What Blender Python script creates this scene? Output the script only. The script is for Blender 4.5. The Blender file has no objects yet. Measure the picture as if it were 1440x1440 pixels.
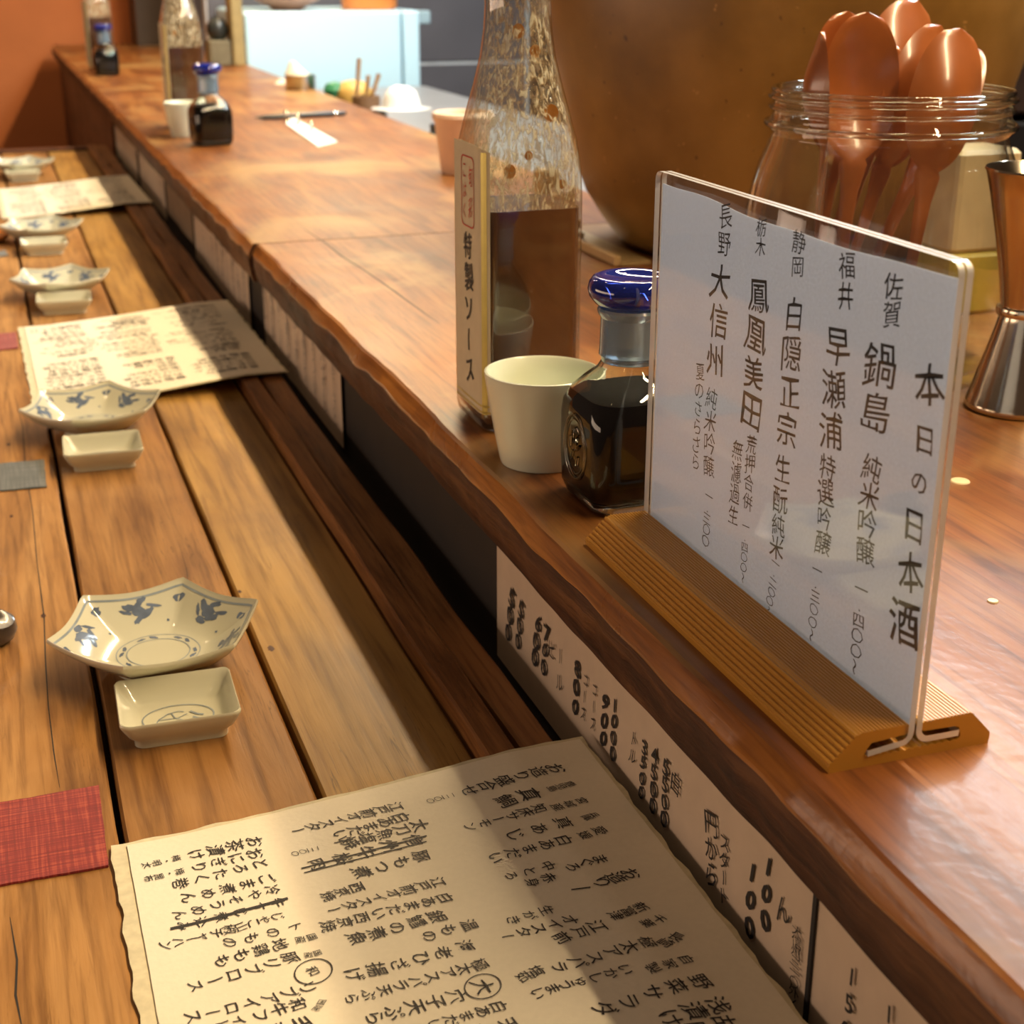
import bpy, bmesh, math, random
from mathutils import Vector, Matrix, noise
S = bpy.context.scene
COL = S.collection
PI = math.pi
random.seed(7)

# ------------------------------------------------------------------ camera
F = 2051.0; H = 0.32
vy = Vector((-768.0, 778.0, -F)); vz = Vector((6.0, 5416.0, F)).normalized()
vy = (vy - vy.dot(vz) * vz).normalized(); vx = vy.cross(vz)
M = Matrix((vx, vy, vz))                       # world = M @ camera
cam = bpy.data.cameras.new('camera'); camo = bpy.data.objects.new('camera', cam); COL.objects.link(camo)
camo.matrix_world = Matrix.Translation((0, 0, H)) @ M.to_4x4()
cam.sensor_width = 36; cam.lens = F / 1440 * 36; cam.clip_start = 0.02
cam.dof.use_dof = True; cam.dof.focus_distance = 0.80; cam.dof.aperture_fstop = 14
S.camera = camo
# ------------------------------------------------------------------ exposure, world, lights
vs = S.view_settings
vs.view_transform = 'Standard'; vs.look = 'None'; vs.gamma = 1; vs.use_curve_mapping = False; vs.exposure = 0.12
w = bpy.data.worlds.new('world'); S.world = w; w.use_nodes = True
w.node_tree.nodes['Background'].inputs[0].default_value = (1.0, 0.62, 0.42, 1)
w.node_tree.nodes['Background'].inputs[1].default_value = 0.07

def area(name, loc, target, size, power, col, sy=None):
    l = bpy.data.lights.new(name, 'AREA'); o = bpy.data.objects.new(name, l); COL.objects.link(o)
    l.shape = 'RECTANGLE' if sy else 'DISK'; l.size = size
    if sy: l.size_y = sy
    l.energy = power; l.color = col; o.location = loc
    d = Vector(target) - Vector(loc)
    o.rotation_euler = d.to_track_quat('-Z', 'Y').to_euler()
    return o
WARM = (1.0, 0.735, 0.42); COOL = (0.80, 0.93, 1.0)
# warm linear lamp (LED rod) hung above the kitchen side of the counter, running its whole length
wl = area('counter_lamp_rod', (1.07, 2.4, 1.30), (.2, 2.4, -.1), 0.035, 116, WARM, 6.0)
wl.rotation_euler = (0, math.atan2(.8, 1.3), 0)
# small warm downlights over the guests' side
for x, y, p in ((-0.20, 1.75, 1.0), (-0.25, 3.2, 1.0), (-0.35, 0.3, 0.8), (-.3, 5.0, 9)):
    area('guest_downlight', (x, y, 1.45), (x + .15, y - .1, 0), 0.06, p, WARM)
for x, y, p in ((1.20, 0.9, 2.0), (1.15, 2.2, 2.0), (1.15, 3.6, 2.0)):
    area('counter_downlight', (x, y, 1.6), (x, y, 0), 0.05, p, WARM)
# added soft warm fill, no visible source, low on the guests' side
rl = area('room_fill_light', (-2.4, 1.6, .12), (0.3, 1.4, .0), 0.5, 24, (1.0, .70, .50), 3.5)
rl.rotation_euler = (0, -PI / 2, 0)
# fluorescent tube fixture over the kitchen
kt = area('kitchen_fluorescent', (1.50, 2.05, 1.00), (0.4, 1.4, 0), 0.07, 34, COOL, 2.2)
kt.rotation_euler = (0, math.atan2(1.1, 1.0), 0)
kt2 = area('kitchen_ceiling_light', (1.5, 3.9, 1.5), (1.1, 4.9, -.1), 0.5, 40, COOL, 0.5)

# ------------------------------------------------------------------ helpers
def P_(px, py): return M @ Vector((px - 720, 720 - py, -F))
def at_z(px, py, z=0.0):
    d = P_(px, py); return Vector((0, 0, H)) + d * ((z - H) / d.z)
def at_x(px, py, x):
    d = P_(px, py); return Vector((0, 0, H)) + d * (x / d.x)
def at_y(px, py, y):
    d = P_(px, py); return Vector((0, 0, H)) + d * (y / d.y)

def thing(name, label, cat, loc=(0, 0, 0), rz=0.0, group=None):
    o = bpy.data.objects.new(name, None); COL.objects.link(o)
    o.empty_display_size = .02
    o.location = loc; o.rotation_euler = (0, 0, rz)
    o['label'] = label; o['category'] = cat
    if group: o['group'] = group
    return o
def mesh(name, v, f, mat, parent=None, smooth=False, sharp=40, loc=None, midx=None):
    me = bpy.data.meshes.new(name); me.from_pydata([tuple(a) for a in v], [], f); me.update()
    for m_ in (mat if isinstance(mat, (list, tuple)) else [mat]): me.materials.append(m_)
    if midx: me.polygons.foreach_set('material_index', midx)
    if smooth:
        me.polygons.foreach_set('use_smooth', [True] * len(me.polygons))
        me.set_sharp_from_angle(angle=math.radians(sharp))
    o = bpy.data.objects.new(name, me); COL.objects.link(o)
    if parent: o.parent = parent
    if loc: o.location = loc
    return o
def tag(o, label, cat, group=None):
    o['label'] = label; o['category'] = cat
    if group: o['group'] = group
    return o
def struct(o): o['kind'] = 'structure'; return o
def dup(root, loc, rz=None, label=None):
    def rec(o, par):
        c = o.copy(); COL.objects.link(c)
        if par: c.parent = par
        for ch in list(o.children): rec(ch, c)
        return c
    r = rec(root, None); r.location = loc
    if rz is not None: r.rotation_euler = (0, 0, rz)
    if label: r['label'] = label
    return r

class G:                                     # geometry collector
    def __init__(s): s.v = []; s.f = []; s.m = []
    def add(s, v, f, m=0):
        b = len(s.v); s.v += [Vector(a) for a in v]; s.f += [[i + b for i in q] for q in f]; s.m += [m] * len(f)
    def box(s, x0, x1, y0, y1, z0, z1, m=0):
        v = [(x0, y0, z0), (x1, y0, z0), (x1, y1, z0), (x0, y1, z0), (x0, y0, z1), (x1, y0, z1), (x1, y1, z1), (x0, y1, z1)]
        s.add(v, [(0, 3, 2, 1), (4, 5, 6, 7), (0, 1, 5, 4), (1, 2, 6, 5), (2, 3, 7, 6), (3, 0, 4, 7)], m)
    def rings(s, rings, close=True, cap0=True, cap1=True, m=0):
        n = len(rings[0]); v = [p for r in rings for p in r]; f = []
        for i in range(len(rings) - 1):
            for j in range(n if close else n - 1):
                k = (j + 1) % n
                f.append((i * n + j, i * n + k, (i + 1) * n + k, (i + 1) * n + j))
        if cap0: f.append(tuple(range(n - 1, -1, -1)))
        if cap1: f.append(tuple((len(rings) - 1) * n + j for j in range(n)))
        s.add(v, f, m)
    def lathe(s, prof, n=48, c=(0, 0), cap0=False, cap1=False, m=0):
        s.rings([[(c[0] + r * math.cos(2 * PI * j / n), c[1] + r * math.sin(2 * PI * j / n), z) for j in range(n)] for r, z in prof], True, cap0, cap1, m)
    def tube(s, pts, rad, n=10, m=0, flat=1.0):
        pts = [Vector(p) for p in pts]; R = []
        for i, p in enumerate(pts):
            d = (pts[min(i + 1, len(pts) - 1)] - pts[max(i - 1, 0)]).normalized()
            a = d.cross(Vector((0, 0, 1)) if abs(d.z) < .9 else Vector((1, 0, 0))).normalized(); b = a.cross(d)
            r = rad[i] if isinstance(rad, (list, tuple)) else rad
            R.append([p + a * r * math.cos(2 * PI * j / n) + b * r * flat * math.sin(2 * PI * j / n) for j in range(n)])
        s.rings(R, m=m)
    def prism(s, poly, y0, y1, m=0):          # XZ polygon extruded along y
        n = len(poly); v = [(x, y0, z) for x, z in poly] + [(x, y1, z) for x, z in poly]
        f = [(i, (i + 1) % n, n + (i + 1) % n, n + i) for i in range(n)]
        f.append(tuple(range(n - 1, -1, -1))); f.append(tuple(range(n, 2 * n)))
        s.add(v, f, m)
    def build(s, name, mat, parent=None, smooth=False, sharp=40, loc=None, off=None):
        v = [a - Vector(off) for a in s.v] if off is not None else s.v
        o = mesh(name, v, s.f, mat, parent, smooth, sharp, loc, s.m if isinstance(mat, (list, tuple)) else None)
        bm = bmesh.new(); bm.from_mesh(o.data); bmesh.ops.recalc_face_normals(bm, faces=bm.faces); bm.to_mesh(o.data); bm.free()
        if smooth: o.data.set_sharp_from_angle(angle=math.radians(sharp))
        if name in ('lettering', 'sauce_droplets', 'sprig_pattern', 'brush_pattern', 'ring_pattern'): o['kind'] = 'stuff'
        return o
def rsq(hx, hy, r, n=6):                      # rounded rectangle outline, CCW
    out = []
    for cx, cy, a0 in ((hx - r, hy - r, 0), (-hx + r, hy - r, 90), (-hx + r, -hy + r, 180), (hx - r, -hy + r, 270)):
        for i in range(n + 1):
            a = math.radians(a0 + 90 * i / n); out.append((cx + r * math.cos(a), cy + r * math.sin(a)))
    return out
def sec(hx, hy, r, z, n=6, c=(0, 0)): return [(c[0] + x, c[1] + y, z) for x, y in rsq(hx, hy, min(r, hx * .999, hy * .999), n)]
def rbox(g, x0, x1, y0, y1, z0, z1, b=.002, m=0):   # box with bevelled edges
    cx, cy, hx, hy = (x0 + x1) / 2, (y0 + y1) / 2, (x1 - x0) / 2, (y1 - y0) / 2
    g.rings([sec(hx - b, hy - b, b, z0, 2, (cx, cy)), sec(hx, hy, b * 1.5, z0 + b, 2, (cx, cy)), sec(hx, hy, b * 1.5, z1 - b, 2, (cx, cy)), sec(hx - b, hy - b, b, z1, 2, (cx, cy))], m=m)

# ------------------------------------------------------------------ materials
def nt(name):
    m = bpy.data.materials.new(name); m.use_nodes = True; t = m.node_tree
    return m, t, t.nodes['Principled BSDF'], t.nodes['Material Output']
def setp(b, **k):
    al = dict(col='Base Color', rough='Roughness', metal='Metallic', spec='Specular IOR Level', trans='Transmission Weight', ior='IOR', coat='Coat Weight', coatr='Coat Roughness', alpha='Alpha', sss='Subsurface Weight', em='Emission Color', ems='Emission Strength', sheen='Sheen Weight')
    for a, v in k.items():
        b.inputs[al[a]].default_value = (*v, 1) if isinstance(v, tuple) and len(v) == 3 else v
def plain(name, col, rough=.5, var=.12, scale=30, bump=0.0, **k):
    m, t, b, o = nt(name); setp(b, rough=rough, **k)
    tc = t.nodes.new('ShaderNodeTexCoord'); n = t.nodes.new('ShaderNodeTexNoise'); n.inputs['Scale'].default_value = scale; n.inputs['Detail'].default_value = 5
    t.links.new(tc.outputs['Object'], n.inputs['Vector'])
    r = t.nodes.new('ShaderNodeValToRGB'); r.color_ramp.elements[0].position = .3; r.color_ramp.elements[1].position = .7
    r.color_ramp.elements[0].color = (*[c * (1 - var) for c in col], 1); r.color_ramp.elements[1].color = (*[min(1, c * (1 + var)) for c in col], 1)
    t.links.new(n.outputs['Fac'], r.inputs['Fac']); t.links.new(r.outputs['Color'], b.inputs['Base Color'])
    if bump:
        bp = t.nodes.new('ShaderNodeBump'); bp.inputs['Strength'].default_value = bump; bp.inputs['Distance'].default_value = .001
        t.links.new(n.outputs['Fac'], bp.inputs['Height']); t.links.new(bp.outputs['Normal'], b.inputs['Normal'])
    return m
def ramp(t, fac, stops):
    r = t.nodes.new('ShaderNodeValToRGB'); e = r.color_ramp.elements
    while len(e) < len(stops): e.new(.5)
    for i, (p, c) in enumerate(stops): e[i].position = p; e[i].color = (*c, 1)
    t.links.new(fac, r.inputs['Fac']); return r.outputs['Color']
def mixc(t, mode, fac, a, b_):
    x = t.nodes.new('ShaderNodeMix'); x.data_type = 'RGBA'; x.blend_type = mode
    if isinstance(fac, float): x.inputs[0].default_value = fac
    else: t.links.new(fac, x.inputs[0])
    for i, s_ in ((6, a), (7, b_)):
        if isinstance(s_, tuple): x.inputs[i].default_value = (*s_, 1)
        else: t.links.new(s_, x.inputs[i])
    return x.outputs[2]
def wood(name, dark, mid, light, rough=.4, gs=1.0, coat=0.0, patch=None, bump=.3, rot=0.0, rvar=.12, crack=.5, rayl=0.0):
    m, t, b, o = nt(name); L = t.links.new
    tc = t.nodes.new('ShaderNodeTexCoord'); oi = t.nodes.new('ShaderNodeObjectInfo')
    ad = t.nodes.new('ShaderNodeVectorMath'); ad.operation = 'ADD'
    sc = t.nodes.new('ShaderNodeVectorMath'); sc.operation = 'SCALE'; sc.inputs[0].default_value = (3.1, 7.7, 1.3); L(oi.outputs['Random'], sc.inputs['Scale'])
    L(tc.outputs['Object'], ad.inputs[0]); L(sc.outputs[0], ad.inputs[1])
    def mp(s_, r=0.0):
        q = t.nodes.new('ShaderNodeMapping'); q.inputs['Scale'].default_value = s_; q.inputs['Rotation'].default_value = (0, 0, r); L(ad.outputs[0], q.inputs['Vector']); return q.outputs[0]
    def nz(vec, s_, d=6, dist=0.0, ro=.55):
        n = t.nodes.new('ShaderNodeTexNoise'); n.inputs['Scale'].default_value = s_; n.inputs['Detail'].default_value = d; n.inputs['Distortion'].default_value = dist; n.inputs['Roughness'].default_value = ro
        L(vec, n.inputs['Vector']); return n.outputs['Fac']
    g1 = nz(mp((9 * gs, 1.1 * gs, 9 * gs), rot), 2.2, 7, 1.2)
    g2 = nz(mp((60 * gs, 3.0 * gs, 60 * gs), rot), 3.0, 5, .4)
    big = nz(mp((1, 1, 1)), 5.0, 4, .6)
    c = ramp(t, g1, [(.30, dark), (.48, mid), (.70, light)])
    c = mixc(t, 'MULTIPLY', .85, c, ramp(t, g2, [(.32, (.50, .44, .38)), (.55, (1, 1, 1)), (.8, (1.0, .98, .95))]))
    c = mixc(t, 'MULTIPLY', .6, c, ramp(t, big, [(.30, (.62, .55, .50)), (.5, (1, 1, 1)), (.75, (1.15, 1.12, 1.05))]))
    if patch: 
        c = mixc(t, 'MIX', ramp(t, nz(mp((2.0, 1.3, 2)), 2.6, 5, .8), [(.50, (0, 0, 0)), (.66, (.75, .75, .75))]), c, patch)
    # fine dark cracks along the grain
    w1 = nz(mp((30 * gs, .9 * gs, 30 * gs), rot), 4.0, 3, 2.2)
    ck = ramp(t, w1, [(.485, (0, 0, 0)), (.5, (1, 1, 1)), (.515, (0, 0, 0))])
    ckn = ramp(t, nz(mp((3, 1, 3)), 4, 2), [(.5, (0, 0, 0)), (.65, (crack,) * 3)])
    ckm = mixc(t, 'MULTIPLY', 1.0, ck, ckn)
    c = mixc(t, 'MIX', ckm, c, tuple(q * .35 for q in dark))
    if rayl:
        w2 = nz(mp((14, 260, 14), .5), 1.0, 4, .3)
        rl = ramp(t, w2, [(.56, (0, 0, 0)), (.66, (rayl,) * 3)])
        c = mixc(t, 'MIX', rl, c, tuple(q * .5 for q in dark))
    L(c, b.inputs['Base Color'])
    rr = t.nodes.new('ShaderNodeMapRange'); rr.inputs[3].default_value = rough - rvar; rr.inputs[4].default_value = rough + rvar; L(big, rr.inputs[0]); L(rr.outputs[0], b.inputs['Roughness'])
    setp(b, coat=coat, coatr=.18, spec=.25)
    bp = t.nodes.new('ShaderNodeBump'); bp.inputs['Strength'].default_value = bump; bp.inputs['Distance'].default_value = .002
    mx = t.nodes.new('ShaderNodeMath'); mx.operation = 'MULTIPLY_ADD'; mx.inputs[1].default_value = .35; L(g2, mx.inputs[0]); L(g1, mx.inputs[2])
    L(mx.outputs[0], bp.inputs['Height']); L(bp.outputs['Normal'], b.inputs['Normal'])
    bp2 = t.nodes.new('ShaderNodeBump'); bp2.inputs['Strength'].default_value = .25; bp2.inputs['Distance'].default_value = .0015
    L(nz(mp((1, 1, 1)), 90, 3), bp2.inputs['Height']); L(bp2.outputs['Normal'], b.inputs['Coat Normal'])
    return m
def thin(name, tint=(1, 1, 1), rough=.02, ior=1.5, boost=1.0, rim=0.0, rimcol=(.9, .95, 1)):
    m, t, b, o = nt(name); t.nodes.remove(b); L = t.links.new
    tr = t.nodes.new('ShaderNodeBsdfTransparent'); tr.inputs[0].default_value = (*tint, 1)
    gl = t.nodes.new('ShaderNodeBsdfGlossy'); gl.inputs['Roughness'].default_value = rough
    fr = t.nodes.new('ShaderNodeLayerWeight'); fr.inputs[0].default_value = .5
    pw = t.nodes.new('ShaderNodeMath'); pw.operation = 'POWER'; pw.inputs[1].default_value = 3.2; L(fr.outputs['Facing'], pw.inputs[0])
    mu = t.nodes.new('ShaderNodeMath'); mu.operation = 'MULTIPLY_ADD'; mu.inputs[1].default_value = .75 * boost; mu.inputs[2].default_value = .045 * boost; mu.use_clamp = True; L(pw.outputs[0], mu.inputs[0])
    mx = t.nodes.new('ShaderNodeMixShader'); L(mu.outputs[0], mx.inputs[0]); L(tr.outputs[0], mx.inputs[1]); L(gl.outputs[0], mx.inputs[2])
    L(mx.outputs[0], o.inputs['Surface'])
    return m, t, tr, mx
def glass(name, col=(1, 1, 1), rough=0.0, ior=1.5):
    m, t, b, o = nt(name); t.nodes.remove(b)
    g = t.nodes.new('ShaderNodeBsdfGlass'); g.inputs['Color'].default_value = (*col, 1); g.inputs['Roughness'].default_value = rough; g.inputs['IOR'].default_value = ior
    t.links.new(g.outputs[0], o.inputs['Surface']); return m

M_SLAB = wood('slab_wood', (.13, .037, .008), (.24, .079, .016), (.34, .143, .035), rough=.42, coat=.16, patch=(.37, .21, .07), bump=.22, crack=.6, rayl=0)
M_BARK = wood('slab_edge_wood', (.030, .011, .006), (.075, .028, .013), (.14, .058, .022), rough=.6, gs=2.0, bump=1.0, crack=.8)
M_CHAM = wood('slab_chamfer_wood', (.22, .075, .014), (.38, .145, .025), (.50, .21, .045), rough=.3, coat=.4, gs=1.5, bump=.4)
M_PLK = [wood('plank_wood_%d' % i, d, m_, l, rough=.48, gs=g_, bump=.35, coat=.08, crack=.8) for i, (d, m_, l, g_) in enumerate((
    ((.20, .085, .022), (.36, .175, .052), (.46, .245, .085), 1.0), ((.19, .08, .020), (.34, .165, .048), (.44, .235, .08), .8),
    ((.22, .115, .026), (.36, .20, .048), (.45, .27, .08), .7), ((.14, .055, .016), (.25, .105, .032), (.34, .16, .055), 1.4)))]
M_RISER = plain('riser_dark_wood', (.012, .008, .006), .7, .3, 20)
M_DARKWOOD = wood('dark_end_wood', (.035, .013, .007), (.07, .025, .012), (.11, .04, .018), rough=.5)
M_TERRA = plain('terracotta_plaster', (.52, .155, .042), .85, .12, 3, .3)
M_TILE = plain('grey_wall_tile', (.105, .10, .115), .45, .1, 5)
M_GROUT = plain('pale_grout', (.62, .64, .66), .8, .1)
M_FLOOR = plain('dark_floor', (.03, .02, .015), .6, .2, 6)
M_INK = plain('black_ink', (.012, .011, .013), .55, .1)
M_INKG = plain('grey_ink', (.05, .05, .06), .6, .2, 200)
M_RED = plain('red_stamp_ink', (.50, .05, .03), .6, .1)
def paper(name, col, trans=.25, speck=.06, scale=300):
    m = plain(name, col, .75, speck, scale, .15); t = m.node_tree; b = t.nodes['Principled BSDF']; o = t.nodes['Material Output']
    tl = t.nodes.new('ShaderNodeBsdfTranslucent'); tl.inputs[0].default_value = (*col, 1)
    mx = t.nodes.new('ShaderNodeMixShader'); mx.inputs[0].default_value = trans
    t.links.new(b.outputs[0], mx.inputs[1]); t.links.new(tl.outputs[0], mx.inputs[2]); t.links.new(mx.outputs[0], o.inputs['Surface'])
    return m
M_CARD = paper('washi_card', (.66, .72, .82), .55, .14, 700)
M_PAGE = paper('cream_page', (.83, .77, .63), .05, .02)
M_WASHI = paper('washi_backing', (.66, .60, .42), .05, .10, 180)
M_POST = paper('poster_paper', (.62, .50, .38), .05, .04, 60)
M_CER = plain('celadon_white_glaze', (.58, .565, .43), .12, .03, 12, coat=.5, coatr=.03)
M_CERE = plain('cup_glaze', (.74, .77, .62), .22, .03, 12, .1, coat=.4, coatr=.06)
M_BLUE = plain('cobalt_underglaze', (.13, .165, .235), .12, .35, 60, coat=.5, coatr=.03)
M_BLUE2 = plain('pale_cobalt_line', (.27, .32, .36), .14, .2, 60, coat=.5, coatr=.03)
M_HOLD = plain('tan_plastic_holder', (.50, .235, .030), .38, .05, 25, coat=.15, coatr=.2)
M_ACR = thin('clear_acrylic', (.975, .98, .985), .03, 1.45, .75)[0]
M_ACRE = plain('acrylic_polished_edge', (.74, .77, .82), .22, .05, 40, coat=.5, trans=.25)
M_STEEL = plain('brushed_steel', (.60, .52, .40), .16, .03, 40, metal=1.0)
M_SPOON = plain('spoon_wood', (.33, .10, .026), .28, .22, 22, coat=.5, coatr=.12)
M_JAR = thin('jar_glass', (.955, .97, .97), .015, 1.5, 1.35)[0]
M_GLASS = glass('bottle_glass', (.96, .98, .97))
M_SOY = plain('soy_sauce', (.003, .0015, .001), .5, .1, spec=.1)
M_BLUEG, _t, _b, _o = nt('cobalt_blue_glass'); setp(_b, col=(.012, .03, .33), rough=.03, trans=.55, ior=1.5, coat=.6, coatr=.02)
M_GREYG, _t, _b, _o = nt('ground_glass_neck'); setp(_b, col=(.26, .38, .50), rough=.18, trans=.6, ior=1.45, coat=.5)

# ------------------------------------------------------------------ lettering (glyph meshes from the built-in font)
_gl = {}
def glyph(ch, bold=0.0):
    k = (ch, bold)
    if k in _gl: return _gl[k]
    c = bpy.data.curves.new('g', 'FONT'); c.body = ch; c.size = 1; c.resolution_u = 2; c.offset = bold; c.fill_mode = 'FRONT'
    o = bpy.data.objects.new('g', c); COL.objects.link(o)
    dg = bpy.context.evaluated_depsgraph_get(); me = bpy.data.meshes.new_from_object(o.evaluated_get(dg))
    v = [(p.co.x, p.co.y) for p in me.vertices]; f = [list(q.vertices) for q in me.polygons]
    if v:
        wdt = 1.0 if ord(ch) > 255 else None
        x0 = min(p[0] for p in v); x1 = max(p[0] for p in v)
        cx = .5 if wdt else (x0 + x1) / 2
        v = [(a - cx, b - .37) for a, b in v]
    bpy.data.objects.remove(o); bpy.data.curves.remove(c); bpy.data.meshes.remove(me)
    _gl[k] = (v, f); return _gl[k]
VROT = 'ー〜―'
def write(g, text, s, e, n, size=1.0, bold=0.0, squeeze=1.0, jit=.05, fn=None, lift=.0004):
    """a column of characters flowing from s to e on the plane with normal n"""
    s = Vector(s); e = Vector(e); n = Vector(n).normalized(); d = e - s; L = d.length; d = d / L; up = -d; rt = up.cross(n)
    N = len(text); cell = L / N; sz = cell * size
    rnd = random.Random(hash_(text) + N)
    for i, ch in enumerate(text):
        if ch in ' 　': continue
        v, f = glyph(ch, bold)
        if not v: continue
        c = s + d * cell * (i + .5) + rt * rnd.uniform(-jit, jit) * sz * squeeze
        a = rnd.uniform(-.10, .10) + (PI / 2 if ch in VROT else 0); ca, sa = math.cos(a), math.sin(a)
        k = rnd.uniform(.9, 1.05); ph = rnd.uniform(0, 6); sh = .14
        out = []
        for x, y in v:
            x2 = x + .035 * math.sin(5 * y + ph); y2 = y + .035 * math.sin(5 * x + 2 * ph) + sh * x2 * (0 if ch in VROT else 1)
            X = (x2 * ca - y2 * sa) * k; Y = (x2 * sa + y2 * ca) * k
            p = c + rt * X * sz * squeeze + up * Y * sz + n * lift
            if fn: p = fn(p)
            out.append(p)
        g.add(out, f)
def hash_(t):
    h = 7
    for c in t: h = (h * 31 + ord(c)) % 100003
    return h
def ribbon(g, pts, wd, fn, closed=False):
    pts = [Vector((p[0], p[1], 0)) for p in pts]; n = len(pts); a = []; b = []
    for i, p in enumerate(pts):
        q = pts[(i + 1) % n] if closed or i < n - 1 else p; o_ = pts[i - 1] if closed or i > 0 else p
        d = (q - o_); d = d.normalized() if d.length > 0 else Vector((1, 0, 0)); k = Vector((-d.y, d.x, 0)) * wd / 2
        a.append(fn(p + k)); b.append(fn(p - k))
    f = [(i, (i + 1) % n, n + (i + 1) % n, n + i) for i in range(n if closed else n - 1)]
    g.add(a + b, f)

# ================================================================== setting
ZT = -0.14                                    # top of the lower table
g = G(); g.box(-3, 3.2, -1.5, 6.6, -1.0, -.96); struct(g.build('floor', M_FLOOR))
g = G(); g.box(-2.2, .605, 6.45, 6.6, -.96, 1.9); struct(g.build('wall_far', M_TERRA))
g = G(); g.box(.605, .80, 6.2, 6.45, -.96, 1.9); struct(g.build('trim_1', plain('dark_post', (.075, .045, .025), .6, .25, 4)))
# tiled kitchen wall: individual large tiles with recessed joints
wt = struct(G().build('wall_kitchen', M_GROUT)) if False else None
g = G(); g.box(.80, 3.2, 5.6495, 5.72, -.96, 1.9); wk = struct(g.build('wall_kitchen', M_GROUT))
jz = at_y(640, 88, 5.65).z
for a in range(5):
    for k in range(-3, 6):
        x0 = .80 + a * .62; z0 = jz + k * .32
        if z0 < -.95 or z0 > 1.6: continue
        g = G(); rbox(g, x0 + .006, x0 + .614, 5.643, 5.6493, z0 + .006, z0 + .314, .002); g.build('tile', M_TILE, wk)
g = G(); g.box(2.05, 2.15, -1.5, 5.66, -.96, 1.9); struct(g.build('wall_right', plain('dark_kitchen_wall', (.035, .022, .016), .6, .3, 4)))

# ------------------------------------------------------------------ lower table (planks)
tb = thing('lower_table', 'long lower bar table of worn brown planks with dark open seams', 'table', (.08, 1.9, -.96))
def plank(name, x0, x1, y0, y1, z1, mat, th=.03, wav=.0012, seed=0):
    g = G(); n = 90; R = []
    for i in range(n + 1):
        y = y0 + (y1 - y0) * i / n
        a = x0 + wav * noise.noise(Vector((seed, y * 6, 0))) ; b = x1 + wav * noise.noise(Vector((seed + 5, y * 6, 0)))
        e = .0018
        R.append([(a, y, z1 - th), (b, y, z1 - th), (b, y, z1 - e), (b - e, y, z1), (a + e, y, z1), (a, y, z1 - e)])
    g.rings(R); return g.build(name, mat, tb, True, 35, off=tb.location)
plank('plank', -.32, -.1015, -.3, 3.98, ZT, M_PLK[1], seed=1)
plank('plank', -.0985, .0238, -.3, 3.98, ZT, M_PLK[0], seed=2)
plank('plank', .0276, .1370, -.3, 3.98, ZT, M_PLK[1], seed=3)
plank('plank', .1408, .2380, -.3, 3.98, ZT, M_PLK[2], seed=4)
plank('back_rail', .2395, .2600, -.3, 3.98, ZT + .014, M_PLK[3], .045, .003, 5)
plank('back_rail', .2618, .2860, -.3, 3.98, ZT + .012, M_PLK[3], .045, .005, 6)
g = G(); rbox(g, -.32, .286, 3.985, 4.03, ZT - .06, ZT + .006, .002); g.build('end_board', M_DARKWOOD, tb, off=tb.location)
g = G()
for lx in (-.28, .2):
    for ly in (.0, 1.9, 3.8): g.box(lx - .03, lx + .03, ly - .03, ly + .03, -.96, ZT - .031)
g.box(-.3, .22, -.25, 3.95, ZT - .05, ZT - .031)
g.build('under_frame', M_DARKWOOD, tb, off=tb.location)

def tmark(name, pts, wd, label=None):
    q = [at_z(px, py, ZT) for px, py in pts]; g = G(); n = len(q)
    ww = [wd * (.25 if i in (0, n - 1) else .7 + .5 * abs(math.sin(i * 2.3))) for i in range(n)]
    g.add([(p.x - w_, p.y, ZT + .00015) for p, w_ in zip(q, ww)] + [(p.x + w_, p.y, ZT + .00015) for p, w_ in zip(q, ww)], [(i, n + i, n + i + 1, i + 1) for i in range(n - 1)])
    g.build(name, M_RISER, tb, off=tb.location)
tmark('drying_crack', [(20, 553), (32, 600), (36, 660), (46, 720), (52, 790), (62, 868), (64, 930), (68, 993), (76, 1060), (84, 1108)], .0004)
tmark('drying_crack', [(14, 1290), (24, 1350), (22, 1400), (34, 1460)], .0005)
tmark('drying_crack', [(250, 760), (262, 800), (268, 850), (278, 890)], .0002)
def knot(px, py, r):
    p = at_z(px, py, ZT); g = G(); n = 16
    g.add([(p.x, p.y, ZT + .0002)] + [(p.x + r * (1 + .3 * math.sin(3 * i)) * math.cos(2 * PI * i / n), p.y + 2.2 * r * math.sin(2 * PI * i / n), ZT + .0001) for i in range(n)], [(0, 1 + i, 1 + (i + 1) % n) for i in range(n)]); g.build('knot', M_DARKWOOD, tb, off=tb.location)
for k in ((381, 912, .0022), (337, 832, .0014), (61, 866, .0018), (12, 625, .002), (16, 726, .0016)): knot(*k)

# ------------------------------------------------------------------ raised counter
RX = .31
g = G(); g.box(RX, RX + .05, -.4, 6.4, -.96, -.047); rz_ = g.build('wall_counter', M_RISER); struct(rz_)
g = G(); g.box(RX - .006, RX, 3.99, 6.35, -.96, -.047); struct(g.build('trim_2', M_DARKWOOD))

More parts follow.
